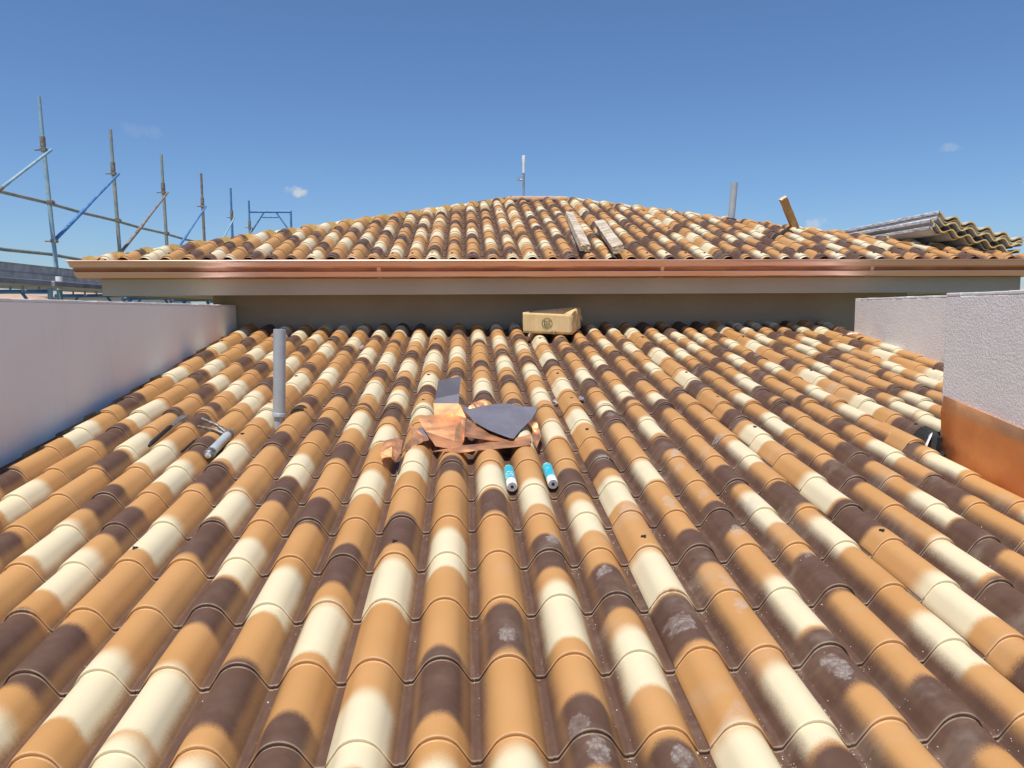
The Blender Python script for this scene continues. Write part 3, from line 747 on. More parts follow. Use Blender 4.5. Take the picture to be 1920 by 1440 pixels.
timber('timber', 'left of two plaster-smeared timbers lying on the upper roof tiles', (0.205, 2.42, 0.004), (0.085, 0.20, 0.010), 0.10, 0.075, M2, M_WOOD, 0.12, 0.02, 4)
timber('timber', 'right of two plaster-smeared timbers lying on the upper roof, reaching the gutter', (0.50, 1.72, 0.004), (0.385, -0.10, 0.045), 0.115, 0.08, M2, M_WOOD, -0.25, 0.012, 5)
timber('timber', 'new orange timber stub jutting up from the right hip against the sky', W(4.124, 9.566, 0.935), W(3.847, 9.374, 1.341), 0.062, 0.085, Matrix.Identity(4), M_WOOD2, 0.5, 0.012, 6)

# ---- bitumen patches stuck over the tiles
def patch(name, label, M, uc, u0p, v0, v1, lift, t0=-0.085, t1=0.085, mat=M_BITUMEN, cat='patch', vb=None):
    mb = MB(); n = 14; m_ = 4
    for j in range(m_+1):
        v = v0+(v1-v0)*j/m_
        for i in range(n+1):
            tt = t0+(t1-t0)*i/n; mb.v.append((uc+tt, v, prof_z(tt)-AMP+lift+0.003*math.sin(i*1.7+j)))
    for j in range(m_):
        for i in range(n):
            a = j*(n+1)+i; mb.f.append((a, a+1, a+n+2, a+n+1)); mb.mi.append(0)
    o = mb.build(name, mat, None, smooth=True, solid=0.004); o.matrix_world = M @ Matrix.Identity(4)
    me = o.data; c_ = Vector((uc, v0, -AMP)); me.transform(Matrix.Translation(-c_)); o.matrix_world = M @ Matrix.Translation(c_)
    return tag(o, label, cat)
uk = lambda x: -1.462+0.2*round((x+1.462)/0.2)
patch('bitumen_patch', 'dark grey sealing strip across a tile just below the timber stub', M2, uk(2.80), 0, 1.44, 1.53, 0.010)
patch('bitumen_patch', 'dark grey sealing strip one tile left of the one below the timber stub', M2, uk(2.60), 0, 1.17, 1.27, 0.010)
k15 = U0+0.2*15
patch('bitumen_sheet', 'black bitumen sheet draped over the tile end beside the copper flashing', M1, k15, 0, 4.10, 4.42, 0.012, -0.098, 0.0)
# cut cream-and-ochre tile end over it
t = MB(); 
ts = TileSet(); V, Fc, A, n = tile_geo('lap', k15-0.19, 4.19, 0.004, 0.02); ts.add(V, Fc, A, 14.5, lookup([('C', 4.6, 4.9)], 4.19), (0, -90, 0))
me = ts.mesh('cut_tile', (k15-0.19, 4.19, 0.02)); o = bpy.data.objects.new('cut_tile', me); COL.objects.link(o); o.matrix_world = M1 @ Matrix.Translation((k15-0.19, 4.19, 0.026)) @ Matrix.Rotation(0.015, 4, 'X')
tag(o, 'loose ochre cut tile lapped beside the black bitumen sheet', 'tile')
def strip(name, label, pts, w, mat, cat, wdir=(1, 0, 0), thick=0.002):
    mb = MB(); wv = Vector(wdir)
    for p_ in pts:
        p_ = Vector(p_); mb.v += [tuple(p_-wv*w/2), tuple(p_+wv*w/2)]
    for i in range(len(pts)-1): mb.f.append((2*i, 2*i+1, 2*i+3, 2*i+2)); mb.mi.append(0)
    c_ = Vector(pts[0]); mb.v = [tuple(Vector(x)-c_) for x in mb.v]
    o = mb.build(name, mat, None, smooth=True, solid=thick); o.location = c_
    return tag(o, label, cat)
c0 = M1 @ Vector((2.60, 4.20, -0.03))
strip('film_curl', 'curled white strip of film hanging at the cut tile by the copper flashing', [c0+Vector((0.05, 0.06, 0.052)), c0+Vector((0.03, 0.03, 0.058)), c0+Vector((0.008, 0.0, 0.046)), c0+Vector((-0.015, -0.015, 0.018)), c0+Vector((-0.03, -0.02, -0.02))], 0.03, M_WHITE, 'film', (0.5, -0.3, 0.6))
c0 = M1 @ Vector((3.80, 7.45, 0.012))
strip('film_scrap', 'small white scrap of film near the far end of the right stucco wall', [c0+Vector((-0.07, 0.0, 0.0)), c0+Vector((-0.02, 0.01, 0.012)), c0+Vector((0.04, 0.0, 0.014)), c0+Vector((0.09, -0.01, -0.012))], 0.05, M_WHITE, 'film', (0, 1, 0.1))

# ---- caulking gun and dark tools lying in the channels
def RW_(u, v, z): return M1 @ Vector((u, v, z))
t = empty('caulking_gun', RW_(-1.41, 4.25, -0.05)); tag(t, 'smeared grey caulking gun with a shiny end lying left of the vent pipe', 'caulking gun'); L = t.location
gn, gf = RW_(-1.405, 4.24, -0.036), RW_(-1.398, 4.62, -0.030); ax = (gf-gn).normalized()
def seg(parts, name, mat, r, n=16):
    mb = MB(); mb.tube([p_-t.location for p_ in parts], r, n); return mb.build(name, mat, t, smooth=True)
seg([gn+ax*0.03, gf-ax*0.05], 'barrel', M_PVC, 0.026)
seg([gn-ax*0.010, gn-ax*0.004, gn+ax*0.006, gn+ax*0.045], 'front_ring', M_DIRTYSTEEL, [0.012, 0.024, 0.030, 0.030])
seg([gn-ax*0.018, gn-ax*0.014, gn-ax*0.004], 'nose_cap', M_BRIGHT, [0.006, 0.015, 0.019])
seg([gf-ax*0.06, gf-ax*0.05, gf-ax*0.02, gf-ax*0.01], 'rear_housing', M_DIRTYSTEEL, [0.024, 0.030, 0.030, 0.016])
hb0 = gf-ax*0.035
seg([hb0, hb0+Vector((-0.07, 0.03, 0.052)), hb0+Vector((-0.175, 0.085, 0.085))], 'handle', M_DIRTYSTEEL, [0.011, 0.011, 0.009], 10)
seg([hb0-ax*0.02, hb0+Vector((-0.06, -0.02, 0.03)), hb0+Vector((-0.12, 0.01, 0.038)), hb0+Vector((-0.185, 0.035, 0.048))], 'trigger', M_DIRTYSTEEL, [0.009, 0.010, 0.009, 0.008], 10)
seg([gf-ax*0.02, gf+ax*0.07], 'push_rod', M_STEEL, 0.005, 8)
t = empty('scraper', RW_(-1.80, 4.45, -0.05)); tag(t, 'long dark scraper lying in a channel near the left wall', 'tool'); L = t.location
seg([RW_(-1.796, 4.44, -0.045), RW_(-1.792, 4.47, -0.036), RW_(-1.785, 4.72, -0.022), RW_(-1.783, 4.75, -0.022)], 'handle', M_RUBBER, [0.008, 0.013, 0.013, 0.009], 10)
a, b = RW_(-1.783, 4.74, -0.022), RW_(-1.772, 4.95, -0.012)
mb = MB(); d = (b-a).normalized(); sd = d.cross(Vector((0, 0, 1))).normalized()
for p_, w in ((a, 0.012), (a+(b-a)*0.4, 0.016), (b, 0.026)):
    for s_ in (-1, 1): mb.v.append(tuple(p_+sd*w*s_-L))
mb.f = [(0, 1, 3, 2), (2, 3, 5, 4)]; mb.mi = [0, 0]; mb.build('blade', M_DIRTYSTEEL, t, solid=0.003)
t = empty('metal_rod', RW_(-1.60, 4.36, -0.05)); tag(t, 'short dark rod lying between the scraper and the caulking gun', 'rod')
seg([RW_(-1.592, 4.37, -0.058), RW_(-1.588, 4.56, -0.056)], 'rod', M_RUBBER, 0.007, 8)
seg([RW_(-1.588, 4.56, -0.056), RW_(-1.587, 4.60, -0.054)], 'threaded_end', M_DIRTYSTEEL, 0.005, 8)

# ---- sealant cartridges
g = NT('cartridge_label'); p = g.coord('Object'); sx = g.sep(p)
ang = g.math('ARCTAN2', sx[0], sx[2])
q_ = g.comb(g.math('MULTIPLY', ang, 0.026), sx[1], 0.0)
bl = g.smooth(g.noise(g.scale(q_, (1.0, 2.6, 1)), 55, 2, 0.4), 0.56, 0.60)
zone = g.math('MULTIPLY', g.smooth(sx[1], 0.07, 0.075), g.smooth(sx[1], 0.15, 0.155, 1.0, 0.0))
c = g.mix(g.math('MULTIPLY', bl, zone), (0.03, 0.42, 0.52), (0.78, 0.82, 0.83)); M_TEAL = g.out(c, 0.35)
g = NT('cartridge_label_plain'); p = g.coord('Object'); sx = g.sep(p)
c = g.mix(g.math('MULTIPLY', g.smooth(g.noise(g.scale(p, (1, 2, 1)), 60, 2), 0.62, 0.66), 0.7), (0.02, 0.45, 0.57), (0.75, 0.8, 0.82)); M_TEAL2 = g.out(c, 0.35)
for (u, va, vb, mt, lb) in ((0.211, 3.70, 3.955, M_TEAL, 'left of two white and teal sealant cartridges, its label with white marks'), (0.413, 3.725, 3.98, M_TEAL2, 'right of two white and teal sealant cartridges, plain teal label')):
    a, b = RW_(u, va, -0.036), RW_(u-0.004, vb, -0.040); d = (b-a).normalized()
    t = bpy.data.objects.new('sealant_cartridge', None); COL.objects.link(t)
    x = d.cross(Vector((0, 0, 1))).normalized(); z = x.cross(d); mm = Matrix((x, d, z)).transposed().to_4x4(); mm.translation = a; t.matrix_world = mm
    tag(t, lb, 'cartridge', 'sealant cartridges')
    Ln = (b-a).length
    mb = MB(); mb.tube([(0, 0.022, 0), (0, 0.0, 0), (0, -0.004, 0), (0, -0.004, 0), (0, 0.0, 0), (0, 0.004, 0), (0, 0.05, 0), (0, Ln-0.01, 0), (0, Ln, 0)], [0.020, 0.021, 0.0225, 0.0235, 0.0255, 0.0262, 0.0262, 0.0262, 0.0235], 24); mb.build('body', M_WHITE, t, smooth=True)
    mb = MB(); mb.tube([(0, 0.062, 0), (0, Ln-0.014, 0)], 0.0268, 24, cap=False); mb.build('label', mt, t, smooth=True)
    mb = MB(); mb.tube([(0, 0.0205, 0), (0, 0.0200, 0), (0, 0.001, 0), (0, -0.0005, 0)], [0.0195, 0.0195, 0.016, 0.012], 20); mb.build('plunger', M_WHITE, t, smooth=True)
    mb = MB(); mb.tube([(0, 0.004, 0), (0, -0.0052, 0)], [0.0085, 0.0080], 14); mb.build('plunger_hole', M_RUBBER, t)
# crumpled bits of foil
for i, (u, v, lb) in enumerate(((0.612, 5.33, 'tiny crumpled silver foil left of the seam row of screws'), (0.80, 5.42, 'tiny crumpled silver foil right of the seam row of screws'), (-0.985, 7.35, 'tiny bright foil scrap in a channel high on the roof'))):
    bm = bmesh.new(); bmesh.ops.create_icosphere(bm, subdivisions=2, radius=0.022)
    for vv in bm.verts: vv.co = Vector((vv.co.x*1.2, vv.co.y*1.6, vv.co.z*0.9))*(0.6+0.8*noise.noise(vv.co*60+Vector((i*9, 0, 0))))
    me = bpy.data.meshes.new('foil_scrap'); bm.to_mesh(me); bm.free(); me.materials.append(M_BRIGHT)
    o = bpy.data.objects.new('foil_scrap', me); COL.objects.link(o); o.matrix_world = M1 @ Matrix.Translation((u, v, -0.056)); tag(o, lb, 'foil')

# ---- heap of copper offcuts: each sheet has one bare copper and one film-covered face
def sheet(name, label, polys, mats, centre, crumple=0.0, sub=2, seed=0, thick=0.0016, cat='copper scrap'):
    """polys: (list of points relative to the camera height, material index front)"""
    bm = bmesh.new(); vd = {}
    def vert(p_):
        k_ = tuple(round(x, 3) for x in p_)
        if k_ not in vd: vd[k_] = bm.verts.new(W(*p_)-centre)
        return vd[k_]
    for pts, mi in polys:
        f = bm.faces.new([vert(p_) for p_ in pts]); f.material_index = mi
    bmesh.ops.triangulate(bm, faces=bm.faces[:])
    if sub: bmesh.ops.subdivide_edges(bm, edges=bm.edges[:], cuts=sub, use_grid_fill=True)
    bm.normal_update()
    for v_ in bm.verts:
        n_ = noise.noise(v_.co*11+Vector((seed*7.3, 0, 0)))+0.5*noise.noise(v_.co*27+Vector((0, seed*3.1, 0)))
        v_.co += v_.normal*n_*crumple
    me = bpy.data.meshes.new(name); bm.to_mesh(me); bm.free()
    for m_ in mats: me.materials.append(m_)
    o = bpy.data.objects.new(name, me); COL.objects.link(o); o.location = centre
    md = o.modifiers.new('thickness', 'SOLIDIFY'); md.thickness = thick; md.offset = 0; 
    return tag(o, label, cat, 'copper offcuts in the heap')
HC = W(0.0, 4.4, -0.69)
sheet('copper_offcut', 'upright bent copper sheet with grey-filmed top flap at the back of the heap', [
    ([(-0.179, 4.72, -0.417), (-0.037, 4.72, -0.389), (-0.051, 4.70, -0.498), (-0.196, 4.70, -0.525)], 1),
    ([(-0.196, 4.70, -0.525), (-0.051, 4.70, -0.498), (-0.054, 4.60, -0.546), (-0.205, 4.60, -0.544)], 1),
    ([(-0.205, 4.60, -0.544), (-0.054, 4.60, -0.546), (-0.048, 4.56, -0.640), (-0.195, 4.56, -0.640)], 0)], [M_COPPER, M_FILM], HC, 0.002, 2, 1)
sheet('copper_offcut', 'bright copper sheet folded like an open tray, left middle of the heap', [
    ([(-0.302, 4.52, -0.607), (-0.098, 4.56, -0.602), (-0.071, 4.40, -0.658), (-0.076, 4.28, -0.718), (-0.205, 4.26, -0.707), (-0.242, 4.36, -0.674)], 0),
    ([(-0.098, 4.56, -0.602), (-0.047, 4.60, -0.551), (-0.010, 4.50, -0.618), (-0.023, 4.30, -0.722), (-0.076, 4.28, -0.718), (-0.071, 4.40, -0.658)], 0),
    ([(-0.205, 4.26, -0.707), (-0.076, 4.28, -0.718), (-0.023, 4.30, -0.722), (-0.046, 4.16, -0.751), (-0.178, 4.18, -0.729)], 0)], [M_COPPER, M_FILM], HC, 0.004, 3, 2)
sheet('copper_offcut', 'large pointed sheet covered in grey-blue film lying on top of the copper heap', [
    ([(-0.039, 4.70, -0.560), (0.009, 4.68, -0.587), (0.121, 4.72, -0.571), (0.226, 4.74, -0.562), (0.343, 4.72, -0.584), (0.433, 4.70, -0.589), (0.390, 4.58, -0.637), (0.301, 4.40, -0.685), (0.255, 4.26, -0.707), (0.232, 4.26, -0.703), (0.122, 4.34, -0.672), (0.033, 4.48, -0.637), (-0.010, 4.60, -0.602)], 0)], [M_FILM], HC, 0.003, 1, 3)
sheet('copper_offcut', 'curved copper sheet under the front edge of the grey-blue film sheet', [
    ([(-0.016, 4.52, -0.616), (0.033, 4.47, -0.650), (0.122, 4.36, -0.693), (0.232, 4.27, -0.722), (0.148, 4.24, -0.716), (-0.022, 4.28, -0.693)], 0)], [M_COPPER], HC, 0.004, 3, 4)
sheet('copper_offcut', 'long creased copper strip along the front foot of the heap', [
    ([(-0.193, 4.10, -0.746), (-0.046, 4.18, -0.732), (0.149, 4.26, -0.719), (0.357, 4.34, -0.699), (0.341, 4.18, -0.732), (0.144, 4.14, -0.741), (-0.045, 4.08, -0.748)], 0)], [M_COPPER], HC, 0.008, 3, 5)
sheet('copper_offcut', 'small crumpled copper curl at the back rim of the heap', [
    ([(-0.010, 4.66, -0.594), (0.036, 4.74, -0.560), (0.110, 4.80, -0.545), (0.125, 4.74, -0.573), (0.062, 4.70, -0.584)], 0), ([(-0.010, 4.66, -0.594), (0.062, 4.70, -0.584), (0.125, 4.74, -0.573), (0.090, 4.66, -0.600)], 0)], [M_COPPER], HC, 0.012, 3, 6)
sheet('copper_offcut', 'crumpled copper scrap spilling at the left end of the heap', [
    ([(-0.341, 4.50, -0.655), (-0.292, 4.44, -0.676), (-0.219, 4.30, -0.715), (-0.279, 4.22, -0.725), (-0.317, 4.36, -0.690)], 0), ([(-0.317, 4.36, -0.690), (-0.279, 4.22, -0.725), (-0.346, 4.12, -0.745), (-0.346, 4.20, -0.722)], 0), ([(-0.292, 4.44, -0.676), (-0.250, 4.42, -0.660), (-0.219, 4.30, -0.715)], 1)], [M_COPPER, M_FILM], HC, 0.014, 3, 7)
sheet('copper_offcut', 'crumpled dark copper scrap at the right end of the heap', [
    ([(0.368, 4.55, -0.661), (0.412, 4.54, -0.655), (0.420, 4.46, -0.690), (0.381, 4.48, -0.689)], 0), ([(0.381, 4.48, -0.689), (0.420, 4.46, -0.690), (0.425, 4.40, -0.720), (0.382, 4.22, -0.750), (0.366, 4.30, -0.730)], 0)], [M_COPPER, M_FILM], HC, 0.014, 3, 8)
sheet('copper_offcut', 'single curled copper strip lying apart, left of the heap', [
    ([(-0.457, 3.98, -0.723), (-0.447, 4.12, -0.684), (-0.394, 4.16, -0.676), (-0.400, 4.02, -0.703)], 0), ([(-0.400, 4.02, -0.703), (-0.394, 4.16, -0.676), (-0.351, 4.12, -0.688), (-0.351, 3.98, -0.729), (-0.372, 3.88, -0.753)], 0), ([(-0.457, 3.98, -0.723), (-0.400, 4.02, -0.703), (-0.395, 3.95, -0.743), (-0.445, 3.94, -0.742)], 0)], [M_COPPER], HC, 0.008, 3, 9)

# ---- open cardboard box near the upper wall
g = NT('cardboard'); p = g.coord('Object')
c = g.mix(g.smooth(g.noise(p, 7, 5, 0.6), 0.3, 0.7), (0.68, 0.47, 0.22), (0.75, 0.55, 0.28))
c = g.mix(g.math('MULTIPLY', g.smooth(g.noise(g.scale(p, (60, 60, 3)), 2, 3), 0.45, 0.65), 0.25), c, (0.50, 0.33, 0.15))
g.bump(g.noise(p, 40, 4), 0.1, 0.01); M_CARD = g.out(c, 0.85, 0, 0.2)
t = empty('cardboard_box', W(0.80, 7.62, -0.21)); tag(t, 'open brown cardboard box with a round green emblem near the upper wall', 'box'); L = t.location
def panel(name, c4, n=10, m_=6, amp=0.005, seed=0, sag=None, mat=None):
    a, b, c_, d = [W(*p_)-L for p_ in c4]; mb = MB(); nr = (b-a).cross(d-a).normalized()
    for j in range(m_+1):
        for i in range(n+1):
            s_, r_ = i/n, j/m_; p_ = (a*(1-s_)+b*s_)*(1-r_)+(d*(1-s_)+c_*s_)*r_
            k_ = noise.noise(p_*9+Vector((seed*5, 0, 0)))*amp+noise.noise(p_*24+Vector((0, seed*5, 0)))*amp*0.5
            p_ = p_+nr*k_
            if sag: p_ = p_+sag(s_, r_)
            mb.v.append(tuple(p_))
    for j in range(m_):
        for i in range(n):
            q0 = j*(n+1)+i; mb.f.append((q0, q0+1, q0+n+2, q0+n+1)); mb.mi.append(0)
    return mb.build(name, mat or M_CARD, t, smooth=True, solid=0.004)
FBL, FBR, FTL, FTR = (0.549, 7.50, -0.200), (1.027, 7.50, -0.222), (0.545, 7.50, -0.004), (1.023, 7.50, -0.027)
BBR, BTR, BBL, BTL = (1.165, 7.86, -0.158), (1.140, 7.90, 0.050), (0.66, 7.88, -0.150), (0.655, 7.92, 0.006)
panel('front_panel', (FBL, FBR, FTR, FTL), 16, 8, 0.0015, 1, lambda s_, r_: Vector((0, -0.004*math.exp(-((s_-0.63)/0.05)**2)*(1-r_), 0.022*math.exp(-((s_-0.63)/0.05)**2)*max(0, 1-r_*4))))
panel('side_panel', (FBR, BBR, BTR, FTR), 10, 8, 0.02, 2)
panel('back_panel', (BBL, BBR, BTR, BTL), 12, 6, 0.010, 3); panel('side_panel', (FBL, BBL, BTL, FTL), 8, 6, 0.006, 4); panel('bottom_panel', (FBL, FBR, BBR, BBL), 8, 6, 0.004, 5)
panel('flap', (BTR, (1.178, 8.02, 0.045), (1.195, 7.93, -0.10), (1.160, 7.84, -0.06)), 6, 6, 0.012, 6)
panel('flap', (FTR, (1.10, 7.70, 0.03), (1.06, 7.72, 0.018), (0.955, 7.52, -0.018)), 6, 4, 0.006, 7)
M_INK = mottled('green_ink', (0.06, 0.10, 0.03), (0.12, 0.17, 0.06), 40, 0.8)
mb = MB(); cx, cz, yy = 0.782, -0.112, 7.4935
def ribbon(pts, w):
    for (ax_, az), (bx_, bz) in zip(pts, pts[1:]):
        d = Vector((bx_-ax_, bz-az)); nn = Vector((-d.y, d.x)).normalized()*w/2
        mb.quad([W(cx+ax_+nn.x, yy, cz+az+nn.y)-L, W(cx+bx_+nn.x, yy, cz+bz+nn.y)-L, W(cx+bx_-nn.x, yy, cz+bz-nn.y)-L, W(cx+ax_-nn.x, yy, cz+az-nn.y)-L])
circ = lambda r, x_=0, z_=0, a0=0, a1=2*math.pi, n=28: [(x_+r*math.cos(a0+(a1-a0)*i/n), z_+r*math.sin(a0+(a1-a0)*i/n)) for i in range(n+1)]
ribbon(circ(0.049), 0.006); ribbon([(-0.028, -0.02), (-0.026, 0.026), (0.0, 0.012), (0.026, 0.026), (0.028, -0.02)], 0.006)
ribbon(circ(0.020, 0, -0.019), 0.005); ribbon(circ(0.009, 0, -0.019, 0, 5.2, 14), 0.005)
mb.build('emblem', M_INK, t)

# ---- stack of spare panels on the right slope
a_s = S2
Ms = Matrix.Translation(W(5.02, 8.14, EZ+(RW-(5.02-CX))*math.tan(S2)+0.008)) @ Matrix.Rotation(R(2.0), 4, 'Z') @ Matrix.Rotation(a_s, 4, 'Y')
M_SKIN = mottled('grey_panel_skin', (0.46, 0.47, 0.47), (0.58, 0.58, 0.58), 5, 0.5, 0, 0.05, 30)
def film_mat():
    g = NT('torn_white_film'); p = g.pos(); n = g.noise(g.scale(p, (3, 3, 26)), 4, 5, 0.65)
    c = g.mix(g.smooth(n, 0.38, 0.62), (0.35, 0.36, 0.38), (0.82, 0.83, 0.84)); g.bump(n, 0.6, 0.02); return g.out(c, 0.4)
M_EDGEFILM = film_mat()
def panel_thing(i, dx, dy, z, flip, label, Ln=2.35):
    t = bpy.data.objects.new('roof_panel', None); COL.objects.link(t); t.matrix_world = Ms @ Matrix.Translation((dx, dy, z)) @ Matrix.Rotation(R(random.Random(i).uniform(-1.0, 1.0)), 4, 'Z')
    tag(t, label, 'roof panel', 'spare panels stacked on the roof')
    n = 60; wv = lambda x: 0.5*0.055*(1+math.cos(2*math.pi*x/0.2)) if not flip else 0.5*0.055*(1+math.cos(2*math.pi*(x-0.1)/0.2))
    xs = [1.02*j/n for j in range(n+1)]; th = 0.016; ys = [0, 0.004, Ln*0.33, Ln*0.66, Ln]
    top, bot = MB(), MB()
    rg = random.Random(40+i)
    for mb_, off in ((top, th), (bot, 0)):
        for y_ in ys:
            for x_ in xs: mb_.v.append((x_, y_, wv(x_)+off))
        for r_ in range(len(ys)-1):
            for j in range(n):
                q0 = r_*(n+1)+j; f = (q0, q0+1, q0+n+2, q0+n+1); mb_.f.append(f if off else f[::-1]); mb_.mi.append(0)
    top.build('outer_skin', M_SKIN, t, smooth=True); bot.build('inner_skin', M_SKIN, t, smooth=True)
    mb_ = MB()
    for y_, s_ in ((-0.002, 1), (Ln+0.002, -1)):
        for j in range(n):
            e1, e2 = rg.uniform(-.004, .003), rg.uniform(-.004, .003)
            mb_.quad([(xs[j], y_, wv(xs[j])+0.0005), (xs[j+1], y_, wv(xs[j+1])+0.0005), (xs[j+1], y_, wv(xs[j+1])+th-0.0005), (xs[j], y_, wv(xs[j])+th-0.0005)])
    mb_.build('foam_end', M_FOAM, t)
    mb_ = MB(); m_ = 40
    for x_ in (-0.002, 1.022):
        for j in range(m_):
            y0_, y1_ = Ln*j/m_, Ln*(j+1)/m_; d0 = 0.010*noise.noise(Vector((y0_*6, i*5, x_))); d1 = 0.010*noise.noise(Vector((y1_*6, i*5, x_)))
            sx_ = -1 if x_ < 0 else 1
            mb_.quad([(x_, y0_, wv(0)-0.018), (x_, y1_, wv(0)-0.018), (x_+sx_*(0.006+abs(d1)), y1_, wv(0)+th*0.5+d1), (x_+sx_*(0.006+abs(d0)), y0_, wv(0)+th*0.5+d0)])
            mb_.quad([(x_+sx_*(0.006+abs(d0)), y0_, wv(0)+th*0.5+d0), (x_+sx_*(0.006+abs(d1)), y1_, wv(0)+th*0.5+d1), (x_, y1_, wv(0)+th+0.004), (x_, y0_, wv(0)+th+0.004)])
    mb_.build('edge_film', M_EDGEFILM, t)
ordn = ('topmost', 'second from the top', 'third from the top', 'fourth from the top', 'fifth from the top', 'lowest')
for i in range(6):
    zi = 0.030*i+0.012*(i//2)
    panel_thing(i, (0.0, 0.03, -0.02, 0.02, 0.05, 0.03)[i], (0.06, 0.02, 0.05, 0.0, 0.04, 0.02)[i], zi, False, 'corrugated roof panel with yellow foam core, %s in the stack at right' % ordn[5-i], 3.1)

# ---- scaffold beyond the left wall
sc_ = empty('scaffold', (-5.2, 14.5, 0)); tag(sc_, 'worn blue and rusty tube scaffold with steel decking beyond the left wall', 'scaffold'); L = sc_.location
XS, XI = -5.2, -4.28
PY = [10.12, 12.0, 13.88, 15.85, 17.73, 19.15]
PM = [M_PALEBLUE, M_GREENSTEEL, M_GREENSTEEL, M_RUSTY, M_BLUE, M_BLUE]
BM_ = [M_PALEBLUE, M_BLUE, M_RUSTY, M_BLUE, M_PALEBLUE, M_RUSTY]
def stube(pts, r, name, mat, parent=sc_, n=10):
    mb = MB(); mb.tube([W(*p_)-L for p_ in pts], r, n); return mb.build(name, mat, parent, smooth=True)
def coupler(p_, parent, mat=M_RUSTY):
    mb = MB(); x, y, z = p_; mb.box(x-0.034, x+0.036, y-0.032, y+0.032, ZC+z-0.02, ZC+z+0.02); mb.tube([(x-0.11, y, ZC+z), (x+0.05, y, ZC+z)], 0.010, 6)
    mb.v = [tuple(Vector(v_)-L) for v_ in mb.v]; mb.build('coupler', mat, parent)
for i, y in enumerate(PY):
    lean = (0.05, 0.03, 0.02, 0.01, 0.0, 0.0)[i]
    top = (2.68, 2.72, 2.73, 2.76, 2.77, 2.70)[i]
    st = stube([(XS+lean, y, -ZC), (XS+lean, y, 0.3), (XS-lean*0.7, y, top-0.55)], 0.027, 'standard', PM[i])
    stube([(XS-lean*0.6, y, top-0.62), (XS-lean, y, top)], 0.022, 'spigot', PM[i], st)
    mb = MB(); mb.tube([W(XS-lean*0.7, y-0.0, top-0.60)-L, W(XS-lean*0.75, y, top-0.48)-L], [0.034, 0.034], 10); mb.build('sleeve', M_RUSTY, st, smooth=True)
    coupler((XS-lean*0.6, y, top-0.64), st); coupler((XS+lean*0.6, y, 0.92), st); coupler((XS+lean*0.3, y, 1.40), st)
    y_prev = PY[i-1] if i else y-1.88
    zt, zb = top-0.64, 0.95
    mid = [(XS+0.06, y_prev+(y-y_prev)*f, zb+(zt-zb)*f) for f in (0.0, 0.5, 1.0)]; mid[0] = (XS+0.03, y_prev+0.01, zb-0.02)
    br = stube(mid[:2], 0.020, 'brace', BM_[i]); stube([mid[0], (XS+0.06, y_prev+(y-y_prev)*0.42, zb+(zt-zb)*0.42)], 0.024, 'brace_sleeve', M_BLUE if i % 2 else M_RUSTY, br)
    stube(mid[1:], 0.017, 'brace', BM_[i])
for z, sag in ((1.40, 0.012), (0.76, 0.02)):
    for a, b in zip([8.24]+PY[:4], PY[:5]):
        stube([(XS-0.05, a, z), (XS-0.05, (a+b)/2, z-sag), (XS-0.05, b, z)], 0.021, 'guard_rail', M_GREENSTEEL)
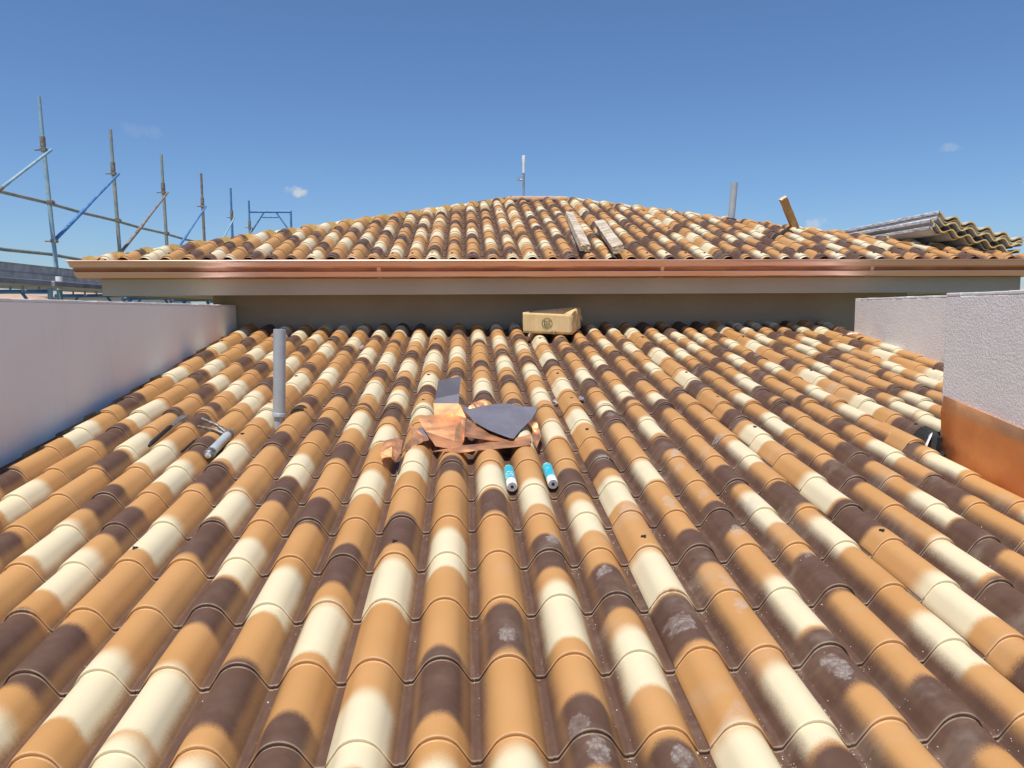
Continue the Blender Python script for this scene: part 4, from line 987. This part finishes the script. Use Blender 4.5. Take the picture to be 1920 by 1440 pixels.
for j, (a, b) in enumerate(zip([6.36, 8.24]+PY[:5], [8.24]+PY[:6])):   # toe boards and deck planks per bay
    for xo, nm, z0_, z1_ in ((XS+0.06, 'toe_board', 0.375, 0.585), ):
        mb = MB()
        prof = [(0, z0_), (0.03, z0_), (0.03, z0_+0.02), (0.012, z0_+0.03), (0.012, z0_+0.10), (0.02, z0_+0.11), (0.012, z0_+0.12), (0.012, z1_-0.02), (0.03, z1_), (0, z1_)]
        n = len(prof)
        for y_ in (a+0.02, b-0.02):
            for o_, z_ in prof: mb.v.append(tuple(Vector((xo+o_, y_, ZC+z_))-L))
        for k_ in range(n): mb.f.append((k_, (k_+1) % n, n+(k_+1) % n, n+k_)); mb.mi.append(0)
        mb.f.append(tuple(range(n))[::-1]); mb.f.append(tuple(range(n, 2*n))); mb.mi += [0, 0]
        mb.build(nm, M_STEEL, sc_)
    for k_ in range(3):
        xx = XS+0.10+0.29*k_; mb = MB()
        mb.box(xx-L.x, xx+0.275-L.x, a+0.03-L.y, b-0.03-L.y, ZC+0.29, ZC+0.345)
        for f in (0.08, 0.92):
            yy_ = a+(b-a)*f; mb.tube([Vector((xx+0.05, yy_, ZC+0.30))-L, Vector((xx+0.05, yy_, ZC+0.23))-L], 0.012, 6)
        mb.build('deck_plank', M_STEEL, sc_, bevel=0.006)
for i, y in enumerate([8.24]+PY):    # cross frames under the deck, with knee braces
    fr = stube([(XS, y, 0.235), (XI, y, 0.235)], 0.022, 'cross_frame', M_BLUE)
    stube([(XS+0.02, y, -0.15), (XS+0.28, y, 0.22)], 0.016, 'knee_brace', M_BLUE, fr); stube([(XI-0.02, y, -0.15), (XI-0.28, y, 0.22)], 0.016, 'knee_brace', M_BLUE, fr)
    stube([(XI, y, -ZC), (XI, y, 0.27)], 0.026, 'standard', M_BLUE if i else M_PALEBLUE)
    stube([(XS, y-1.8, 0.13), (XS, y, 0.13)], 0.018, 'ledger', M_BLUE)
p0 = stube([(-4.52, 8.9, -ZC), (-4.52, 8.9, 0.42)], 0.028, 'standard', M_PALEBLUE)
mb = MB(); mb.tube([W(-4.52, 8.9, 0.27)-L, W(-4.52, 8.9, 0.42)-L], 0.036, 10); mb.tube([W(-4.52, 8.9, 0.33)-L, W(-4.64, 8.87, 0.33)-L], 0.030, 8); mb.build('sleeve', M_RIM, p0, smooth=True)
# end portal frame
y = PY[5]+0.03
pf = stube([(XS, y, 2.44), (-4.22, y, 2.44)], 0.028, 'portal_frame', M_BLUE)
stube([(XS+0.3, y, 2.31), (-4.52, y, 2.31)], 0.018, 'tie_bar', M_BLUE, pf); stube([(-4.22, y, 0.2), (-4.22, y, 2.46)], 0.026, 'leg', M_BLUE, pf)
stube([(XS+0.02, y, 1.95), (XS+0.34, y, 2.42)], 0.018, 'knee_brace', M_BLUE, pf); stube([(-4.24, y, 1.95), (-4.56, y, 2.42)], 0.018, 'knee_brace', M_BLUE, pf)
